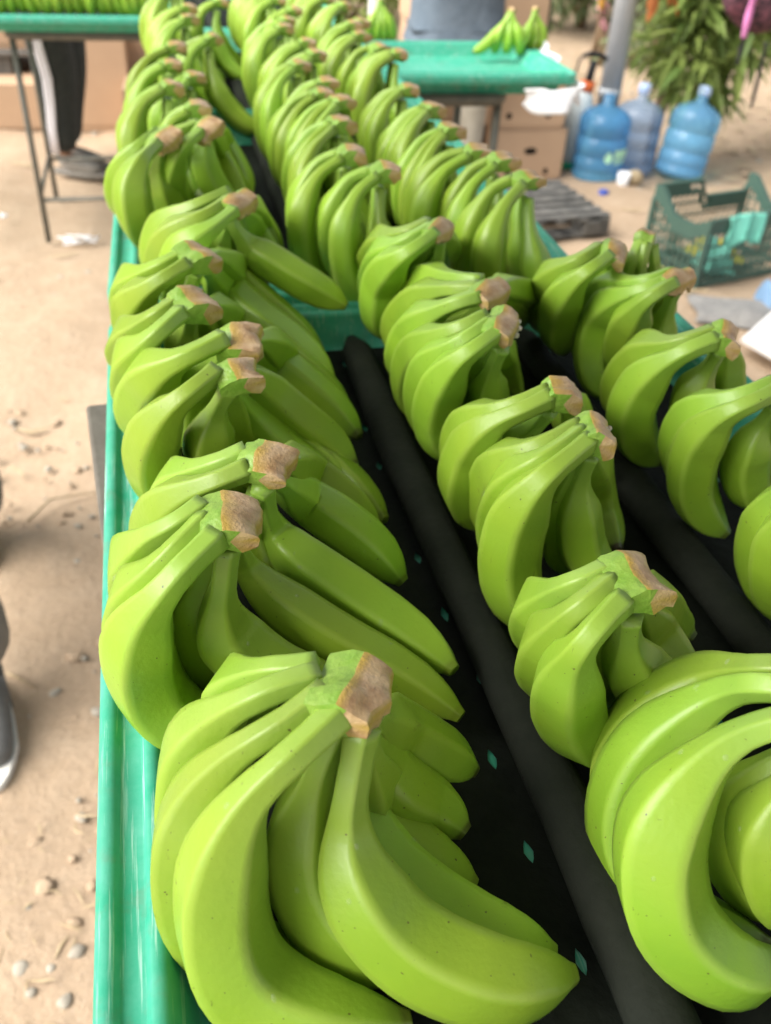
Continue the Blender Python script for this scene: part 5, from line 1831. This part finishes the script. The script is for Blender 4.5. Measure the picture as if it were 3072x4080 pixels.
def strap(name, pts, w, mat_, label, parent=None):
    V, F = [], []
    P = spline(np.array(pts, float), 18)
    for i, p in enumerate(P):
        tw = .3 * math.sin(i * .5)
        V += [(p[0] - w / 2 * math.cos(tw), p[1] - w / 2 * math.sin(tw), p[2]), (p[0] + w / 2 * math.cos(tw), p[1] + w / 2 * math.sin(tw), p[2])]
    F = [(2 * i, 2 * i + 1, 2 * i + 3, 2 * i + 2) for i in range(len(P) - 1)]
    o = link(name, mesh_np(name, np.array(V), F, mat_), parent)
    md = o.modifiers.new('thickness', 'SOLIDIFY')
    md.thickness = .004
    return o
strap('pink_strap', [(2.465, 3.8, 1.019), (2.463, 3.8, 0.935), (2.466, 3.8, 0.8448)], .030, M['pink'], '')
tag(bpy.data.objects['pink_strap'], 'bright pink fabric strap dangling below the dark floral bag', 'strap')
o = strap('black_strap', [(2.511, 3.7, 0.849), (2.52, 3.7, 0.7253), (2.523, 3.7, 0.5927)], .016, M['blackp'], '')
tag(o, 'black strap hanging loose at the right edge over the dirt', 'strap')
o = strap('loose_webbing', [(2.505, 3.85, 0.8575), (2.501, 3.85, 0.7858), (2.5, 3.85, 0.731)], .020, M['blackp'], '')
tag(o, 'short black webbing hanging beside the pink strap', 'webbing')
o = strap('orange_ribbon', [(2.31, 4.9, 0.8531), (2.312, 4.9, 0.8156), (2.314, 4.9, 0.7819)], .035, mat('orange_ribbon', (.62, .33, .07), .6, .3), '')
tag(o, 'short orange ribbon hanging at the top edge beside the post', 'ribbon')

# ------------------------------------------------------------------ people
def person(loc, rz, label, shirt, trousers, shoe, foot=((.10, 0), (-.10, 0)), arms='down', h=1.66, sole=None, boots=None, stripes=False, baggy=1.0, tunic=False):
    """foot: local (x, y) of the right and left foot; the person faces local -Y"""
    k = h / 1.70
    t = empty('person', loc, rz)
    tag(t, label, 'person')
    V, E, Rr = [], [], []
    def add(p, r, par=None):
        V.append(tuple(c * k for c in p))
        Rr.append(tuple(c * k for c in r) if isinstance(r, tuple) else r * k)
        if par is not None:
            E.append((par, len(V) - 1))
        return len(V) - 1
    pel = add((0, 0, .93), (.13, .095))
    wa = add((0, .01, 1.08), (.12, .085), pel)
    ch = add((0, .015, 1.27), (.145, .10), wa)
    nb = add((0, .02, 1.42), (.075, .07), ch)
    nk = add((0, .0, 1.485), .052, nb)
    hd = add((0, -.02, 1.57), (.070, .088), nk)
    tp = add((0, -.01, 1.66), (.062, .075), hd)
    arms_ = []
    for s in (1, -1):
        sh = add((s * .175, .02, 1.38), .058, nb)
        if arms == 'down':
            el = add((s * .225, .03, 1.11), .040, sh)
            wr = add((s * .22, -.07, .88), .027, el)
            hd_ = add((s * .215, -.095, .82), (.020, .038), wr)
            fdir = Vector((0, -.02, -.075))
        else:
            el = add((s * .25, -.05, 1.13), .040, sh)
            wr = add((s * .17, -.29, 1.08), .027, el)
            hd_ = add((s * .15, -.35, 1.06), (.038, .020), wr)
            fdir = Vector((-s * .01, -.075, -.015))
        for q in range(4):
            o_ = Vector((0, (q - 1.5) * .020, 0)) if arms == 'down' else Vector(((q - 1.5) * .020, 0, 0))
            ln = (.85, 1.0, .95, .75)[q]
            f1 = add(tuple(Vector(V[hd_]) / k + o_ + fdir * .5 * ln), .0085, hd_)
            f2 = add(tuple(Vector(V[f1]) / k + fdir * .5 * ln + Vector((-s * .012, 0, -.004))), .0072, f1)
        th = add(tuple(Vector(V[wr]) / k + (Vector((-s * .01, -.045, -.05)) if arms == 'down' else Vector((-s * .045, -.05, 0)))), .010, wr)
    for i, s in enumerate((1, -1)):
        fx, fy = foot[i]
        hp = add((s * .09, 0, .90), .088, pel)
        kn = add((s * .09 * .5 + fx * .5, fy * .5 - .03, .49), .055, hp)
        an = add((fx, fy + .03, .09), .036, kn)
        to = add((fx, fy - .12, .03), (.036, .024), an)
    body = link('body', skin_mesh('body', V, E, Rr, M['skin'], 2), t)
    # clothes
    cv = [(0, .01, .90), (0, .01, 1.08), (0, .015, 1.27), (0, .02, 1.41)]
    ce = [(0, 1), (1, 2), (2, 3)]
    cr = [(.238, .195), (.205, .165), (.175, .125), (.09, .085)] if tunic else [(.155, .120), (.150, .112), (.168, .122), (.09, .085)]
    for s in (1, -1):
        cv += [(s * .178, .02, 1.385), (s * .215, .02 if arms == 'down' else -.01, 1.22)]
        ce += [(3, len(cv) - 2), (len(cv) - 2, len(cv) - 1)]
        cr += [.075, .066]
    if tunic:
        cv += [(0, 0, .76), (0, 0, .60)]
        ce += [(0, len(cv) - 2), (len(cv) - 2, len(cv) - 1)]
        cr += [(.232, .19), (.245, .20)]
    link('shirt', skin_mesh('shirt', [tuple(c * k for c in v) for v in cv], ce, [tuple(c * k for c in r) if isinstance(r, tuple) else r * k for r in cr], shirt, 2), t)
    tv = [(0, .0, .97), (0, .005, .90)]
    te = [(0, 1)]
    tr_ = [(.142, .108), (.150, .118)]
    for i, s in enumerate((1, -1)):
        fx, fy = foot[i]
        tv += [(s * .095, 0, .80), (s * .045 + fx * .5, fy * .5 - .02, .49), (fx * .9 + s * .009, fy * .9 + .02, .25), (fx, fy + .03, .045 if (baggy > 1.4 and i == 0) else .10)]
        te += [(1, len(tv) - 4), (len(tv) - 4, len(tv) - 3), (len(tv) - 3, len(tv) - 2), (len(tv) - 2, len(tv) - 1)]
        tr_ += [.098 * baggy, .082 * baggy, .070 * baggy, .062 * baggy * (1.35 if (baggy > 1.4 and i == 0) else 1)]
    link('trousers', skin_mesh('trousers', [tuple(c * k for c in v) for v in tv], te, [tuple(c * k for c in r) if isinstance(r, tuple) else r * k for r in tr_], trousers, 2), t)
    for i, s in enumerate((1, -1)):
        fx, fy = foot[i]
        sv = [(fx, fy + .055, .052), (fx, fy - .02, .055), (fx, fy - .10, .042), (fx, fy - .165, .034), (fx, fy + .035, .105)]
        o = link('shoe', skin_mesh('shoe', sv, [(0, 1), (1, 2), (2, 3), (0, 4)], [(.042, .048), (.045, .052), (.048, .040), (.040, .030), (.048, .044)], shoe, 2), t)
        pr = []
        for q in range(20):
            a = 2 * math.pi * q / 20
            yy = math.sin(a)
            wd = .050 if yy < 0 else .044
            pr.append((fx + wd * math.cos(a) * (1 - .12 * abs(yy)), fy - .055 + yy * .148))
        m = MB()
        b0 = [m.bm.verts.new((x, y, .000)) for x, y in pr]
        b1 = [m.bm.verts.new((x, y, .026)) for x, y in pr]
        for q in range(20):
            m.bm.faces.new((b0[q], b0[(q + 1) % 20], b1[(q + 1) % 20], b1[q])).smooth = True
        m.bm.faces.new(b0[::-1])
        m.bm.faces.new(b1)
        m.build('sole', sole or shoe, o)
        if boots:
            link('boot_shaft', skin_mesh('boot_shaft', [(fx, fy + .03, .06), (fx, fy + .03, .20), (fx, fy + .02, .36)], [(0, 1), (1, 2)], [.058, .062, .075], boots, 2), t)
    if stripes:
        for i, s in enumerate((1, -1)):
            fx, fy = foot[i]
            for q in range(3):
                a = R(-90 + (q - 1) * 11) if s > 0 else R(-90 + (q - 1) * 11)
                pts = []
                for z, cx_, cy_, rr in ((.86, s * .095, 0, .105), (.80, s * .095, 0, .099), (.65, s * .07 + fx * .25, fy * .25 - .01, .090), (.49, s * .045 + fx * .5, fy * .5 - .02, .083), (.36, s * .02 + fx * .75, fy * .75, .077), (.25, fx * .9 + s * .009, fy * .9 + .02, .072), (.13, fx, fy + .03, .065)):
                    ang = R(0) + (q - 1) * .16 if s > 0 else math.pi - (q - 1) * .16
                    pts.append(((cx_ + rr * baggy * math.cos(ang)) * k, (cy_ + rr * baggy * math.sin(ang)) * k, z * k))
                MB().tube(pts, .0075, 6).build('side_stripe', M['stripe'], t)
    # head details
    hm = MB()
    r_ = bmesh.ops.create_uvsphere(hm.bm, u_segments=18, v_segments=12, radius=1)
    for v in list(hm.bm.verts):
        if v.co.z < -.05 and v.co.y < .2:
            v.co.z = -.05
        v.co = Vector((v.co.x * .084, v.co.y * .100 + .004, v.co.z * .085 + 1.625)) * k
    hm.build('hair', M['hair'], t)
    for s in (1, -1):
        MB().lathe([(.004, 0), (.016, .004), (.018, .010), (.008, .014)], 10, loc=(s * .072 * k, 0, 1.56 * k), M=Matrix.Rotation(s * math.pi / 2, 3, 'Y')).build('ear', M['skin'], t)
        MB().lathe([(.002, -.004), (.008, -.003), (.008, .003), (.002, .005)], 10, loc=(s * .030 * k, -.104 * k, 1.585 * k), M=Matrix.Rotation(math.pi / 2, 3, 'X')).build('eye', M['hair'], t)
    MB().tube([(0, -.100 * k, 1.59 * k), (0, -.120 * k, 1.555 * k), (0, -.106 * k, 1.545 * k)], [.007, .013, .010], 8).build('nose', M['skin'], t)
    MB().tube([(-.024 * k, -.100 * k, 1.525 * k), (0, -.108 * k, 1.523 * k), (.024 * k, -.100 * k, 1.525 * k)], [.003, .006, .003], 6).build('mouth', M['skin'], t)
    return t

person((-.42, 4.98, 0), R(68), 'person in dark trousers with white side stripes standing behind the left table', M['shirt2'], M['trousers'], M['shoe_dusty'],
       foot=((.075, .02), (-.06, -.02)), stripes=True, arms='work', baggy=1.3)
p2 = person((1.45, 4.62, 0), R(-8), 'person in blue grey top and cream trousers standing behind the right tray', M['shirt'], M['cream'], M['white'],
       foot=((.13, .03), (-.13, -.02)), arms='work', boots=M['white'], baggy=1.15, tunic=True)
m = MB()
pts = []
for q in range(16):
    a = 2 * math.pi * q / 16
    pts.append((-.02 + .075 * math.cos(a) * (1 + .3 * math.sin(3 * a)), -.140 - .0, 1.02 + .09 * math.sin(a) * (1 + .25 * math.cos(2 * a))))
b0 = [m.bm.verts.new(p) for p in pts]
b1 = [m.bm.verts.new((p[0], p[1] + .03, p[2])) for p in pts]
m.bm.faces.new(b0)
m.bm.faces.new(b1[::-1])
for q in range(16):
    m.bm.faces.new((b0[q], b1[q], b1[(q + 1) % 16], b0[(q + 1) % 16]))
m.build('shirt_print', M['print'], p2)
person((-.585, 1.62, 0), R(8), 'person at the left edge, only grey shoes and trouser hem in the picture', M['shirt2'], M['greyt'], M['shoe'],
       foot=((.085, .33), (.105, -.28)), sole=M['sole'], baggy=1.5)
